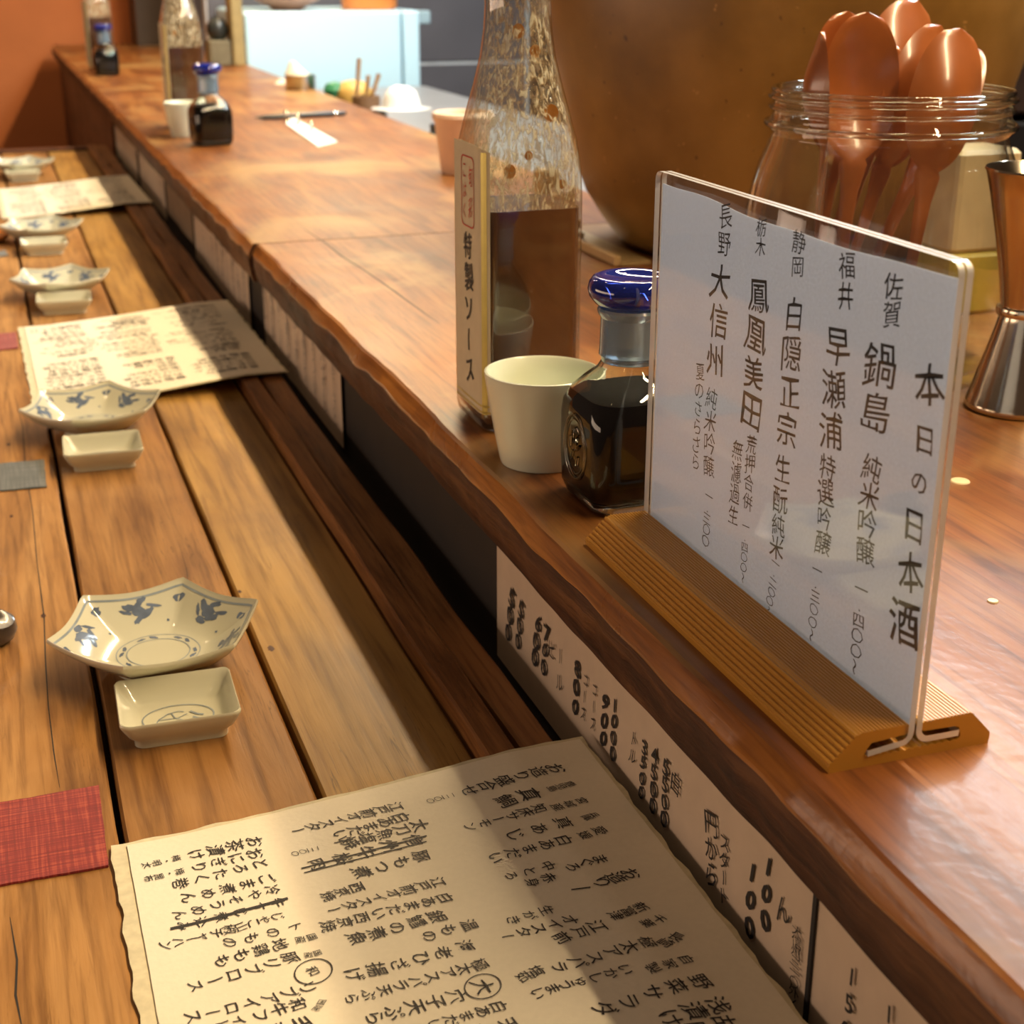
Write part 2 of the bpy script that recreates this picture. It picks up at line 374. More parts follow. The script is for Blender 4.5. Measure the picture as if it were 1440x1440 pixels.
def slab(name, label, y0, y1, xf, xb, split, seed):
    t = thing(name, label, 'counter', ((xf + xb) / 2, (y0 + y1) / 2, -.046))
    def prof(y, lo, hi, front):
        n1 = noise.noise(Vector((seed, y * 5, 0))); n2 = noise.noise(Vector((seed + 3, y * 11, 1))); n3 = noise.noise(Vector((seed + 7, y * 24, 2))); n4 = noise.noise(Vector((seed, y * 60, 4)))
        if not front: return [(lo, -.046), (hi, -.046), (hi, -.002), (hi - .002, 0), (lo + .001, 0), (lo, -.001)]
        wv = .0035 * n1 + .0016 * n2 + .0007 * n3
        xt = lo + .008 + wv * 1.3; xc = lo + .001 + .0015 * n2 + .0008 * n3; zc = -.012 + .004 * n2 + .0022 * n3
        return [(lo + .006 + .003 * n1, -.046 + .002 * n3), (hi, -.046), (hi, -.001), (hi - .0008, 0), (xt + .0015, 0), (xt - .001, -.0012), (xc + .0005, zc + .001), (xc, zc - .001), (lo + .001 + .003 * n3 + .002 * n4, -.026), (lo + .004 + .003 * n2 + .002 * n4, -.038)]
    parts = ((xf, split, True), (split + .0012, xb, False)) if split else ((xf, xb, True),)
    for lo, hi, fr in parts:
        g = G(); n = int((y1 - y0) / .008); R = []
        for i in range(n + 1):
            y = y0 + (y1 - y0) * i / n
            R.append([(x, y, z) for x, z in prof(y, lo, hi, fr)])
        g.rings(R)
        if fr:
            k = len(R[0]); mi = []
            for i in range(n):
                for j in range(k): mi.append(1 if j in (5, 6) else (2 if j in (7, 8, 9) else 0))
            g.m = mi + [2, 2]
        g.build('board', [M_SLAB, M_CHAM, M_BARK], t, True, 20, off=t.location)
    return t
near = slab('counter_slab', 'near thick live-edge wooden counter slab carrying the sign stand and jar', -.35, 1.757, .283, 1.35, None, 2)
far = slab('counter_slab', 'far half of the live-edge wooden counter running to the terracotta wall', 1.760, 6.35, .279, .825, None, 21)
ca = [at_z(*p) for p in ((428, 323), (452, 338), (480, 360), (512, 380), (545, 403), (585, 432), (618, 455))]
g = G(); n = len(ca); wd = [.0004, .0009, .0011, .0010, .0011, .0008, .0002]
g.add([(p.x - w_, p.y, .00015) for p, w_ in zip(ca, wd)] + [(p.x + w_, p.y, .00015) for p, w_ in zip(ca, wd)], [(i, n + i, n + i + 1, i + 1) for i in range(n - 1)])
g.build('drying_crack', M_RISER, near, off=near.location)
# pale round plugs let into the wood
for px, py, r, lb in ((1350, 677, .0065, 'pale round wooden plug in counter beside the jigger'), (1396, 846, .003, 'tiny pale dot on the counter near right frame edge')):
    p = at_z(px, py); g = G(); g.lathe([(.0001, .0007), (r * .9, .0007), (r, .0)], 24, cap1=False); tag(g.build('wooden_plug', plain('plug_pale', (.75, .62, .38), .4), loc=(p.x, p.y, 0.0001)), lb, 'plug')

# ------------------------------------------------------------------ price posters on the riser
def poster(y0, y1, z0, lines, label, bar=None, tilt=0.0, mat=None):
    X = RX - .0035
    t = thing('price_poster', label, 'poster', (X, (y0 + y1) / 2, z0), 0, 'price papers on the counter front')
    g = G(); n = 24; R = []
    for i in range(n + 1):
        y = y0 + (y1 - y0) * i / n; c = .0012 * noise.noise(Vector((y * 9, z0, 0))); zz = z0 + .0015 * noise.noise(Vector((y * 22, 3, 0))) + tilt * (y - y0)
        R.append([(X + c, y, -.049), (X + c + .0006, y, -.049), (X + c * 1.5 + .0006, y, zz), (X + c * 1.5, y, zz)])
    g.rings(R); sh = g.build('paper', mat or M_POST, t, off=t.location)
    if lines:
        g = G()
        for tx, a, b_, sz, bo, sq in lines:
            A = at_x(*a, X - .0008); B = at_x(*b_, X - .0008); write(g, tx, A, B, (-1, 0, 0), sz * (.78 if tx[0] in '123456789' else 1), bo * .6, sq * (1.35 if tx[0] in '123456789' else 1.15), .02, lift=.0006)
        g.build('lettering', M_INK, sh, off=t.location)
    if bar:
        g = G(); g.box(X - .0016, X - .0004, bar - .0014, bar + .0014, z0 + .002, -.050); g.build('ruled_line', M_INK, sh, off=t.location)
    return t
yA = at_x(704, 800, RX).y
poster(.02, yA - .002, -.154, [
    ('500', (722, 828), (714, 900), 1.65, .035, .95), ('500', (735, 845), (728, 912), 1.65, .035, .95),
    ('600', (759, 865), (751, 935), 1.65, .035, .95), ('700', (771, 880), (764, 948), 1.65, .035, .95),
    ('ビ', (777, 897), (776, 930), .9, .0, .9), ('ール', (789, 905), (787, 978), .75, .0, .7),
    ('800', (814, 928), (809, 1005), 1.65, .035, .95), ('コース', (826, 945), (820, 1015), .9, .0, .7), ('コース', (838, 958), (834, 1030), .9, 0, .7),
    ('900', (853, 975), (848, 1050), 1.65, .035, .95), ('1000', (866, 980), (862, 1070), 1.6, .035, .95),
    ('トル', (893, 1028), (889, 1075), 1.0, .0, .8),
    ('3500', (908, 1040), (902, 1125), 1.65, .035, .95), ('4500', (922, 1050), (918, 1143), 1.65, .035, .95), ('5500', (938, 1066), (934, 1162), 1.65, .035, .95),
    ('白', (953, 1085), (949, 1118), .95, .01, .8),
    ('円から', (1001, 1140), (1001, 1248), 1.05, .012, .95), ('スタート', (1020, 1172), (1018, 1272), 1.0, .01, .95),
    ('100', (1060, 1208), (1054, 1322), 1.3, .045, .95), ('100', (1083, 1200), (1076, 1312), 1.3, .045, .95), ('ん', (1103, 1258), (1101, 1300), 1.0, .01, .8),
    ('大信州三一〇外ノ', (1123, 1303), (1116, 1415), 1.25, .0, 1.2),
    ('1500', (1201, 1355), (1186, 1500), 1.2, .03, .8), ('1600', (1254, 1405), (1240, 1560), 1.2, .03, .8)],
    'long white price paper with thick black numerals below the sign stand', bar=at_x(1154, 1325, RX).y)
for (a, b_, z0, lb, dim) in (((372, 400), (484, 535), -.148, 'beige price paper under the near slab, left of the dark gap', 0), ((275, 308), (352, 384), -.148, 'cream price paper on the counter front below the slab joint', 0),
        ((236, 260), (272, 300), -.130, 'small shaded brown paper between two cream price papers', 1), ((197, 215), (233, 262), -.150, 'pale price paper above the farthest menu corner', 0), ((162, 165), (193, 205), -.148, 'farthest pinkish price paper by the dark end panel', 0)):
    y1 = at_x(*a, RX).y; y0 = at_x(*b_, RX).y
    ls = []
    zt = -.062
    cols = ['生ビール六〇〇', '日本酒九〇〇', '焼酎五〇〇', '梅酒六五〇', '白ワイン八〇〇', 'お茶三〇〇', 'コーラ四〇〇', '炭酸水三〇〇', '赤ワイン八〇〇', 'ハイボール']
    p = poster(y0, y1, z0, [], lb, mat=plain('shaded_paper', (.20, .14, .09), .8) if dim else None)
    if not dim:
        g = G(); n = max(2, int((y1 - y0) / .045)); X = RX - .005
        for k in range(n):
            yy = y1 - (y1 - y0) * (k + .5) / n
            write(g, cols[(k + int(y1 * 7)) % len(cols)], (X, yy, zt), (X, yy, z0 + .018), (-1, 0, 0), 1.1, 0, 1.4, lift=.0008)
        g.build('lettering', M_INKG, p.children[0], off=p.location)

# ------------------------------------------------------------------ hand-written menus
MX0, MX1 = .0185, .2985
def msurf(x, y=0):
    k = max(0, min(1, (x - .050) / .20)) ** 1.25
    return .0012 + .0165 * k + .0004 * math.sin(x * 22 + y * 9) + .0008
MC = Vector((.16, .5225, ZT))
mroot = thing('menu_sheet', 'nearest hand-written menu on cream paper, at the bottom of the photo', 'menu', MC, 0, 'hand-written menus along the lower table')
def sheet(name, x0, x1, y0, y1, lift, mat, ragged, seed):
    g = G(); nx, ny = 48, 60; v = []; f = []
    for i in range(nx + 1):
        for j in range(ny + 1):
            x = x0 + (x1 - x0) * i / nx; y = y0 + (y1 - y0) * j / ny
            if i in (0, nx): x += ragged * noise.noise(Vector((seed, y * 60, 0)))
            if j in (0, ny): y += ragged * noise.noise(Vector((seed, x * 60, 9)))
            v.append((x, y, msurf(x, y) + lift))
    for i in range(nx):
        for j in range(ny): f.append((i * (ny + 1) + j, (i + 1) * (ny + 1) + j, (i + 1) * (ny + 1) + j + 1, i * (ny + 1) + j + 1))
    n = len(v); v2 = [(a, b_, c - .0007) for a, b_, c in v]
    ed = [i * (ny + 1) for i in range(nx + 1)] + [nx * (ny + 1) + j for j in range(1, ny + 1)] + [i * (ny + 1) + ny for i in range(nx - 1, -1, -1)] + [j for j in range(ny - 1, 0, -1)]
    f2 = [tuple(n + i for i in reversed(q)) for q in f] + [(ed[(i + 1) % len(ed)], ed[i], n + ed[i], n + ed[(i + 1) % len(ed)]) for i in range(len(ed))]
    g.add(v + v2, f + f2); return g.build(name, mat, mroot, True, 60, off=(MC.x, MC.y, 0))
sheet('backing', MX0, MX1, .3225, .7225, 0, M_WASHI, .0022, 1)
page = sheet('page', MX0 + .0085, MX1 - .003, .3245, .7185, .0009, M_PAGE, .0004, 2)
def mat_px(px, py):
    p = at_z(px, py, ZT)
    for _ in range(6): p = at_z(px, py, ZT + msurf(p.x, p.y))
    return p
def mfn(p): return Vector((p.x, p.y, ZT + msurf(p.x, p.y) + .0013))
def mwrite(rows):
    g = G()
    for tx, a, b_, sz in rows:
        write(g, tx, mat_px(*a), mat_px(*b_), (0, 0, 1), sz * 1.04, .003, 1.1, .04, mfn)
    return g
ROW_R = [('お造り盛合せ', (793, 1080), (648, 1118), 1.0), ('一二〇〇', (642, 1119), (600, 1130), 1.0),
    ('鹿児島', (808, 1103), (770, 1113), 1.0), ('真鯛', (760, 1116), (695, 1133), .85),
    ('宮城産', (826, 1126), (776, 1140), .9), ('知床サーモン', (768, 1137), (652, 1167), 1.0),
    ('兵庫', (840, 1147), (820, 1154), 1.1), ('真あじ', (808, 1156), (708, 1180), .75),
    ('愛媛', (853, 1167), (812, 1180), .8), ('白あまだい', (804, 1181), (685, 1212), .95),
    ('まぐろ', (854, 1208), (795, 1225), 1.05), ('中とろ', (783, 1217), (706, 1238), .75), ('赤身', (782, 1234), (738, 1247), .85),
    ('お造り', (896, 1228), (838, 1247), 1.15), ('―', (835, 1250), (800, 1254), .8),
    ('千葉', (935, 1292), (902, 1304), .95), ('新富津', (910, 1276), (857, 1294), 1.0), ('生がき', (780, 1280), (710, 1300), .8),
    ('江戸前', (852, 1301), (778, 1326), .95), ('オイスター', (812, 1294), (704, 1322), 1.0),
    ('長崎', (957, 1315), (928, 1333), 1.0), ('極太アスパラ', (922, 1325), (775, 1367), .95), ('塩茹', (764, 1365), (728, 1381), 1.0),
    ('自家製', (976, 1349), (907, 1368), .8), ('いかしゅうまい', (890, 1364), (746, 1402), 1.05),
    ('野菜サラダ', (1001, 1379), (832, 1426), .85), ('浅漬け', (1027, 1412), (925, 1440), .9), ('胡麻豆腐', (1040, 1440), (890, 1480), .9),
    ('冷奴', (1055, 1470), (960, 1500), .9)]
ROW_M = [('江戸前オイスター', (566, 1134), (410, 1172), 1.05), ('白あまだい', (574, 1149), (468, 1180), 1.1), ('太刀魚塩焼', (602, 1160), (480, 1190), 1.0), ('一二〇〇', (452, 1194), (410, 1204), 1.0),
    ('信州牛桜肉', (598, 1180), (430, 1222), .8), ('豚もつ煮', (606, 1203), (495, 1233), .95),
    ('江戸前オイスター', (626, 1240), (460, 1284), 1.0), ('西京焼', (512, 1248), (452, 1266), 1.0), ('白あまだい西京焼', (637, 1262), (450, 1308), 1.0),
    ('銀鱈の煮魚', (628, 1288), (488, 1326), .95), ('温もの', (674, 1300), (590, 1322), .85), ('海老ひざ揚げ', (670, 1330), (482, 1378), .85),
    ('極太アスパラ天ぷら', (686, 1356), (484, 1410), 1.0), ('大', (690, 1386), (668, 1394), 1.3), ('穴子天ぷら', (656, 1400), (512, 1438), 1.0), ('白あまだい', (712, 1415), (600, 1448), 1.0),
    ('天ぷら盛合せ', (730, 1440), (560, 1486), 1.0), ('なす揚げ出し', (744, 1466), (570, 1512), 1.0)]
ROW_L = [('お茶漬け', (371, 1182), (262, 1207), .95), ('梅・明太', (255, 1208), (200, 1221), 1.0), ('おにぎり', (372, 1200), (268, 1224), .95), ('梅・昆布', (260, 1226), (202, 1240), 1.0),
    ('とろたく巻', (380, 1214), (240, 1248), .85), ('ごま煮めん', (388, 1235), (252, 1268), .85), ('冷やそうめん', (396, 1250), (240, 1292), .85),
    ('牛すじ煮込み', (404, 1268), (244, 1308), .75), ('じゃこ山椒チャーハン', (400, 1289), (225, 1334), 1.15), ('トのもの', (430, 1302), (308, 1332), .75),
    ('国産', (447, 1318), (415, 1327), .95), ('地鶏もも', (407, 1327), (300, 1358), .95), ('国産', (453, 1341), (428, 1348), 1.0), ('豚リブロース', (422, 1346), (262, 1392), .95),
    ('和', (448, 1366), (432, 1371), 1.1), ('リブアイロース', (446, 1388), (258, 1436), .95), ('国産', (455, 1408), (444, 1425), 1.0), ('和牛フィレ', (432, 1412), (300, 1448), .95), ('手羽先', (440, 1440), (330, 1470), 1.0)]
LOWER = ['季節の焼魚', '出し巻き玉子', 'ポテトサラダ', '冷やしトマト', '鶏の唐揚げ', 'もずく酢', '枝豆', '焼おにぎり', 'うにいくら丼', 'きのこ炒め']
def lower(g, x0, x1, y0, off):
    y = y0; i = off
    while y > .345:
        tx = LOWER[i % len(LOWER)]; L_ = min(x0 - x1, .0125 * len(tx)); write(g, tx, (x0, y, ZT), (x0 - L_, y, ZT), (0, 0, 1), 1.0, .003, 1.1, .04, mfn); y -= .0155; i += 1
def obj_m(g): return g.build('lettering', M_INK, page, off=MC)
gR = mwrite(ROW_R); lower(gR, .272, .20, .415, 0); obj_m(gR)
gM = mwrite(ROW_M)
def strike(g, a, b_, wd):
    A = mat_px(*a); B = mat_px(*b_); ribbon(g, [A + (B - A) * (i / 12) for i in range(13)], wd, mfn)
def circle(g, px, py, rx, ry):
    c = mat_px(px, py); ribbon(g, [(c.x + rx * math.cos(a * PI / 12), c.y + ry * math.sin(a * PI / 12)) for a in range(24)], .0007, mfn, True)
strike(gM, (600, 1178), (424, 1224), .0012); strike(gM, (600, 1186), (428, 1230), .0009); strike(gM, (470, 1188), (495, 1184), .0008); circle(gM, 679, 1390, .0085, .0085)
lower(gM, .188, .12, .450, 4); obj_m(gM)
gL = mwrite(ROW_L); strike(gL, (405, 1266), (240, 1309), .0022); circle(gL, 441, 1369, .009, .009); lower(gL, .104, .036, .505, 7); obj_m(gL)
menu2 = dup(mroot, (.152, 1.812, ZT), .012, 'hand-written menu on cream paper behind the second patterned plate')
menu3 = dup(mroot, (.146, 3.135, ZT), .015, 'farthest hand-written menu on cream paper, near the terracotta wall')

# ------------------------------------------------------------------ patterned plates
def hexR(th):
    a = (th - math.radians(8)) % (PI / 3) - PI / 6
    return .0735 * math.cos(PI / 6) / math.cos(a) * (1 - .02 * math.cos(a * 3))
def plate_h(x, y):
    r = math.hypot(x, y); th = math.atan2(y, x); t = min(1, r / hexR(th))
    a = (th - math.radians(8)) % (PI / 3) - PI / 6; cr = abs(a) / (PI / 6)
    rim = .0295 + .0045 * cr ** 2
    if t < .42: return .0085
    k = (t - .42) / .58; return .0085 + (rim - .0085) * (k ** 1.55)
def make_plate():
    t = thing('patterned_plate', 'nearest hexagonal white plate with blue painted sprigs', 'plate', (0, 0, 0), 0, 'hexagonal blue and white plates')
    g = G(); n = 96; R = []
    for q in (0.02, .2, .40, .46, .54, .62, .70, .78, .86, .93, .975):
        R.append([(hexR(2 * PI * j / n) * q * math.cos(2 * PI * j / n), hexR(2 * PI * j / n) * q * math.sin(2 * PI * j / n)) for j in range(n)])
    top = [[(x, y, plate_h(x, y)) for x, y in r] for r in R]
    rimo = [[(hexR(2 * PI * j / n) * q * math.cos(2 * PI * j / n), hexR(2 * PI * j / n) * q * math.sin(2 * PI * j / n), plate_h(hexR(2 * PI * j / n) * math.cos(2 * PI * j / n), hexR(2 * PI * j / n) * math.sin(2 * PI * j / n)) + dz) for j in range(n)] for q, dz in ((.995, .0004), (1.005, -.001), (1.0, -.0028))]
    bot = [[(x * .985, y * .985, plate_h(x, y) - .0046) for x, y in R[i]] for i in (9, 7, 5, 3)]
    ft = [[(r * math.cos(2 * PI * j / n), r * math.sin(2 * PI * j / n), z) for j in range(n)] for r, z in ((.031, .0038), (.0305, 0.0), (.0275, 0.0), (.027, .003), (.001, .003))]
    g.rings(top + rimo + bot + ft); g.build('dish_body', M_CER, t, True, 50)
    fn = lambda p: Vector((p.x, p.y, plate_h(p.x, p.y) + .00025))
    g = G()
    def ring(rr, wd, k=48): ribbon(g, [(rr * math.cos(2 * PI * i / k), rr * math.sin(2 * PI * i / k)) for i in range(k)], wd, fn, True)
    ring(.0215, .0008); ring(.0285, .0007)
    k = 96; ribbon(g, [(hexR(2 * PI * i / k) * .94 * math.cos(2 * PI * i / k), hexR(2 * PI * i / k) * .94 * math.sin(2 * PI * i / k)) for i in range(k)], .0013, fn, True)
    g.build('ring_pattern', M_BLUE2, t)
    g = G(); rnd = random.Random(3)
    def blob(cx, cy, rx, ry, a):
        m_ = 14; pts = []
        for i in range(m_):
            q = 2 * PI * i / m_; rr = 1 + .25 * rnd.uniform(-1, 1)
            x = rx * rr * math.cos(q); y = ry * rr * math.sin(q); pts.append(Vector((cx + x * math.cos(a) - y * math.sin(a), cy + x * math.sin(a) + y * math.cos(a), 0)))
        g.add([fn(Vector((cx, cy, 0)))] + [fn(p) for p in pts], [(0, 1 + i, 1 + (i + 1) % m_) for i in range(m_)])
    for i in range(6):
        th = math.radians(38 + 60 * i); r0 = .050; c = (r0 * math.cos(th), r0 * math.sin(th)); T = th + PI / 2
        for q, (da, dr, rx, ry) in enumerate(((0, 0, .0060, .0042), (.11, .003, .006, .0022), (-.12, -.002, .0058, .0022), (.05, -.006, .0045, .002), (-.04, .006, .0045, .002), (.19, .001, .005, .0013), (-.21, .003, .0055, .0013))):
            aa = th + da; rr = r0 + dr; blob(rr * math.cos(aa), rr * math.sin(aa), rx, ry, T + rnd.uniform(-.9, .9))
        th2 = math.radians(8 + 60 * i); blob(.0605 * math.cos(th2), .0605 * math.sin(th2), .0042, .0026, th2 + PI / 2 + .3)
        for q in (.4, .75): blob(.025 * math.cos(th2 + q), .025 * math.sin(th2 + q), .0035, .0014, th2 + q + PI / 2 + rnd.uniform(-.5, .5))
        blob(.043 * math.cos(th2 + .1), .043 * math.sin(th2 + .1), .001, .001, 0)
    g.build('sprig_pattern', M_BLUE, t)
    return t
pl = make_plate()
PY = [(.0705, .945, 0), (.0695, 1.515, .06), (.076, 2.20, .10), (.070, 2.675, .05), (.068, 3.565, .12)]
LBP = ['nearest hexagonal white plate with blue painted sprigs', 'hexagonal blue-sprigged plate just in front of the second menu', 'third hexagonal blue-sprigged plate from the camera, beyond the second menu', 'hexagonal blue-sprigged plate in front of the farthest menu', 'farthest hexagonal blue-sprigged plate, by the terracotta wall']
for i, (x, y, r) in enumerate(PY):
    o = pl if i == 0 else dup(pl, (0, 0, 0)); o.location = (x, y, ZT + .0002); o.rotation_euler = (0, 0, r); o['label'] = LBP[i]
# ------------------------------------------------------------------ small rectangular soy dishes
def make_dish():
    t = thing('soy_dish', 'd', 'dish', (0, 0, 0), 0, 'small rectangular soy dishes')
    hx, hy = .038, .0335; n = 7
    def z_at(x, y): 
        c = min(1, abs(x / hx)) ** 3 * min(1, abs(y / hy)) ** 3
        return .0185 + .0028 * c
    def loop(sx, r, z=None, dz=0, fx=1.0): return [(x, y, (z_at(x / sx, y / sx) if z is None else z) + dz) for x, y in rsq(hx * sx, hy * sx, r, n)]
    R = [loop(.15, .003, .0045), loop(.62, .006, .0046), loop(.74, .008, .0062), loop(.84, .008, .0110), loop(.92, .008, .0155), loop(.965, .008, None, -.0006), loop(.985, .007, None, 0), loop(1.0, .007, None, -.0008), loop(.995, .007, None, -.0026),
         loop(.90, .009, .0085), loop(.80, .009, .0042), loop(.79, .008, .0), loop(.72, .007, 0.0), loop(.70, .006, .002), loop(.1, .002, .002)]
    # concave side walls, like a pillow shape
    R2 = []
    for k, r in enumerate(R):
        R2.append([(x * (1 - .05 * (1 - (y / hy) ** 2)), y * (1 - .05 * (1 - (x / hx) ** 2)), z) for x, y, z in r])
    g = G(); g.rings(R2); g.build('dish_body', M_CER, t, True, 55)
    g = G(); fn = lambda p: Vector((p.x, p.y, (.0050 if abs(p.x) < .0235 and abs(p.y) < .0205 else .0062)))
    ribbon(g, [(.0225 * math.cos(a), .0165 * math.sin(a)) for a in [math.radians(-20 + 9 * i) for i in range(29)]], .0010, fn)
    ribbon(g, [(-.015, -.007), (-.012, 0), (-.006, .006), (.001, .008), (.004, .006)], .0010, fn); ribbon(g, [(-.013, -.001), (.0, -.001), (.006, .003)], .0008, fn); ribbon(g, [(-.004, .007), (-.002, -.001), (.004, -.006)], .0008, fn)
    ribbon(g, [(.008, .006), (.012, .001), (.016, -.001)], .0018, fn); ribbon(g, [(.009, -.002), (.013, -.005)], .0016, fn)
    g.build('brush_pattern', M_BLUE2, t)
    return t
ds = make_dish()
DY = [(.0722, .853, -.03), (.0705, 1.408, -.03), (.074, 2.105, -.05), (.068, 2.565, 0), (.064, 3.475, 0)]
LBD = ['nearest small rectangular white dish with a faint blue brush motif', 'small rectangular white dish below the plate by the second menu', 'third small rectangular white dish from the camera', 'small rectangular white dish in front of the farthest menu', 'farthest small rectangular white dish, under the last plate']
for i, (x, y, r) in enumerate(DY):
    o = ds if i == 0 else dup(ds, (0, 0, 0)); o.location = (x, y, ZT + .0002); o.rotation_euler = (0, 0, r); o['label'] = LBD[i]

# ------------------------------------------------------------------ cloth rests and small things at the left
def cloth(px4, mat, label, name='cloth_coaster', th=.0016):
    pts = [at_z(px, py, ZT) for px, py in px4]; c = sum(pts, Vector()) / 4
    g = G(); n = 14; R = []
    v = []; f = []
    for i in range(n + 1):
        for j in range(n + 1):
            u, w_ = i / n, j / n
            p = pts[0] * (1 - u) * (1 - w_) + pts[1] * u * (1 - w_) + pts[2] * u * w_ + pts[3] * (1 - u) * w_
            e = .0006 * noise.noise(Vector((p.x * 300, p.y * 300, 1))) if i in (0, n) or j in (0, n) else 0
            v.append(Vector((p.x + e, p.y + e, ZT + th + .0005 * noise.noise(p * 60))))
    N = len(v); v += [Vector((p.x, p.y, ZT + .0002)) for p in v]
    for i in range(n):
        for j in range(n):
            q = (i * (n + 1) + j, (i + 1) * (n + 1) + j, (i + 1) * (n + 1) + j + 1, i * (n + 1) + j + 1); f.append(q); f.append(tuple(N + k for k in reversed(q)))
    ed = [i * (n + 1) for i in range(n + 1)] + [n * (n + 1) + j for j in range(1, n + 1)] + [i * (n + 1) + n for i in range(n - 1, -1, -1)] + [j for j in range(n - 1, 0, -1)]
    f += [(ed[i], ed[(i + 1) % len(ed)], N + ed[(i + 1) % len(ed)], N + ed[i]) for i in range(len(ed))]
    g.add(v, f); o = g.build(name, mat, None, True, 50, loc=(c.x, c.y, ZT), off=(c.x, c.y, ZT)); tag(o, label, 'coaster', 'cloth coasters at the left edge'); return o
def fabric(name, a, b_):
    m, t, b, o = nt(name); L = t.links.new; tc = t.nodes.new('ShaderNodeTexCoord'); out = []
    for s_ in ((18, 600, 1), (600, 18, 1)):
        q = t.nodes.new('ShaderNodeMapping'); q.inputs['Scale'].default_value = s_; L(tc.outputs['Object'], q.inputs['Vector']); n = t.nodes.new('ShaderNodeTexNoise'); n.inputs['Scale'].default_value = 1.0; n.inputs['Detail'].default_value = 3; L(q.outputs[0], n.inputs['Vector']); out.append(n.outputs['Fac'])
    ad = t.nodes.new('ShaderNodeMath'); ad.operation = 'ADD'; L(out[0], ad.inputs[0]); L(out[1], ad.inputs[1])
    hf = t.nodes.new('ShaderNodeMath'); hf.operation = 'MULTIPLY'; hf.inputs[1].default_value = .5; L(ad.outputs[0], hf.inputs[0])
    L(ramp(t, hf.outputs[0], [(.38, tuple(c * .7 for c in a)), (.5, a), (.64, b_)]), b.inputs['Base Color']); setp(b, rough=.85, sheen=.2)
    bp = t.nodes.new('ShaderNodeBump'); bp.inputs['Strength'].default_value = .5; bp.inputs['Distance'].default_value = .0006; L(hf.outputs[0], bp.inputs['Height']); L(bp.outputs[0], b.inputs['Normal'])
    return m
M_REDC = fabric('red_woven_cloth', (.23, .011, .010), (.42, .065, .032)); M_GREYC = fabric('grey_woven_cloth', (.075, .085, .085), (.14, .15, .15))
cloth([(-60, 1142), (139, 1107), (153, 1220), (-60, 1258)], M_REDC, 'bright red woven cloth coaster at lower left, nearest the camera')
cloth([(-60, 660), (62, 648), (66, 686), (-60, 697)], M_GREYC, 'dark grey cloth coaster at left edge, level with the second plate')
cloth([(-40, 474), (23, 469), (26, 491), (-40, 497)], M_REDC, 'small strip of red cloth coaster left of the second menu')
cloth([(-30, 358), (8, 353), (12, 360), (-30, 365)], M_GREYC, 'thin grey cloth edge at far left beside the third plate')
p = at_z(-14, 905, ZT)
g = G(); 
prof = [(.001, .0), (.011, .0), (.016, .004), (.0185, .010), (.0175, .017), (.012, .0215), (.006, .023), (.0015, .0225)]
R = [[(r * math.cos(2 * PI * j / 28) * (1 + .08 * math.cos(2 * (2 * PI * j / 28))), r * math.sin(2 * PI * j / 28), z + .0012 * math.sin(3 * 2 * PI * j / 28) * (z > .012)) for j in range(28)] for r, z in prof]
g.rings(R)
tag(g.build('pebble_rest', plain('dark_stone_glaze', (.045, .033, .025), .3, .3, 80, .3, coat=.3), None, True, loc=(p.x, p.y, ZT)), 'dark rounded stone chopstick rest cut off by the left edge', 'chopstick rest')
p = at_z(-22, 340, ZT)
g = G(); g.lathe([(.001, 0), (.03, 0), (.042, .006), (.047, .014), (.045, .014), (.036, .006), (.001, .004)], 32, cap0=True, cap1=True)
tag(g.build('wooden_saucer', plain('orange_lacquer', (.50, .20, .05), .3, .1), None, True, loc=(p.x, p.y, ZT + .0004)), 'small orange-brown wooden saucer cut off at left edge', 'saucer')

# ------------------------------------------------------------------ sign stand
SY0, SY1 = .4605, .7325
sg = thing('sign_stand', 'clear acrylic sign with grey hand-written sake card in ribbed tan base', 'sign', (.3425, (SY0 + SY1) / 2, 0))
def hp(px, py): q = at_y(1100 + px / 4.235, 900 + py / 4.235, SY0); return (q.x, max(0.0, q.z))
def ribs(a, b_, n, dep):
    out = []; ax, az = a; bx, bz = b_; dx, dz = bx - ax, bz - az; L = math.hypot(dx, dz); nx, nz_ = -dz / L, dx / L
    for i in range(n):
        for u, h in ((.08, 0), (.3, dep), (.7, dep), (.92, 0)):
            k = (i + u) / n; out.append((ax + dx * k + nx * h, az + dz * k + nz_ * h))
    return out
# outer profile (x,z), ribs on the sloping and flat tops
XL, XR = .3027, .3823
zt_ = .0165
pL = [(XL, 0), (XL - .0003, .0028)] + ribs((XL, .0032), (.3158, zt_ - .0005), 7, .0009)[0:] + [(.3165, zt_)] + ribs((.3170, zt_), (.3402, zt_ - .0002), 13, .00045) + [(.3405, zt_ - .0004), (.3408, zt_ - .0035), (.3402, zt_ - .0045), (.3225, zt_ - .0055), (.3205, zt_ - .008), (.3195, .0062), (.3200, .0048)]
mid = ribs((.3210, .0042), (.3655, .0042), 12, .0006)
pR = [(.3665, .0050), (.3672, .0065), (.3665, .0085), (.3660, .0105), (.3635, .0115), (.3480, zt_ - .0045), (.3462, zt_ - .0030), (.3470, zt_ - .0004)] + ribs((.3475, zt_ - .0002), (.3715, zt_), 13, .00045) + [(.3722, zt_ - .0002), (XR, .0055), (XR + .0002, .0030), (XR, .0)]
prof = pL + mid + pR
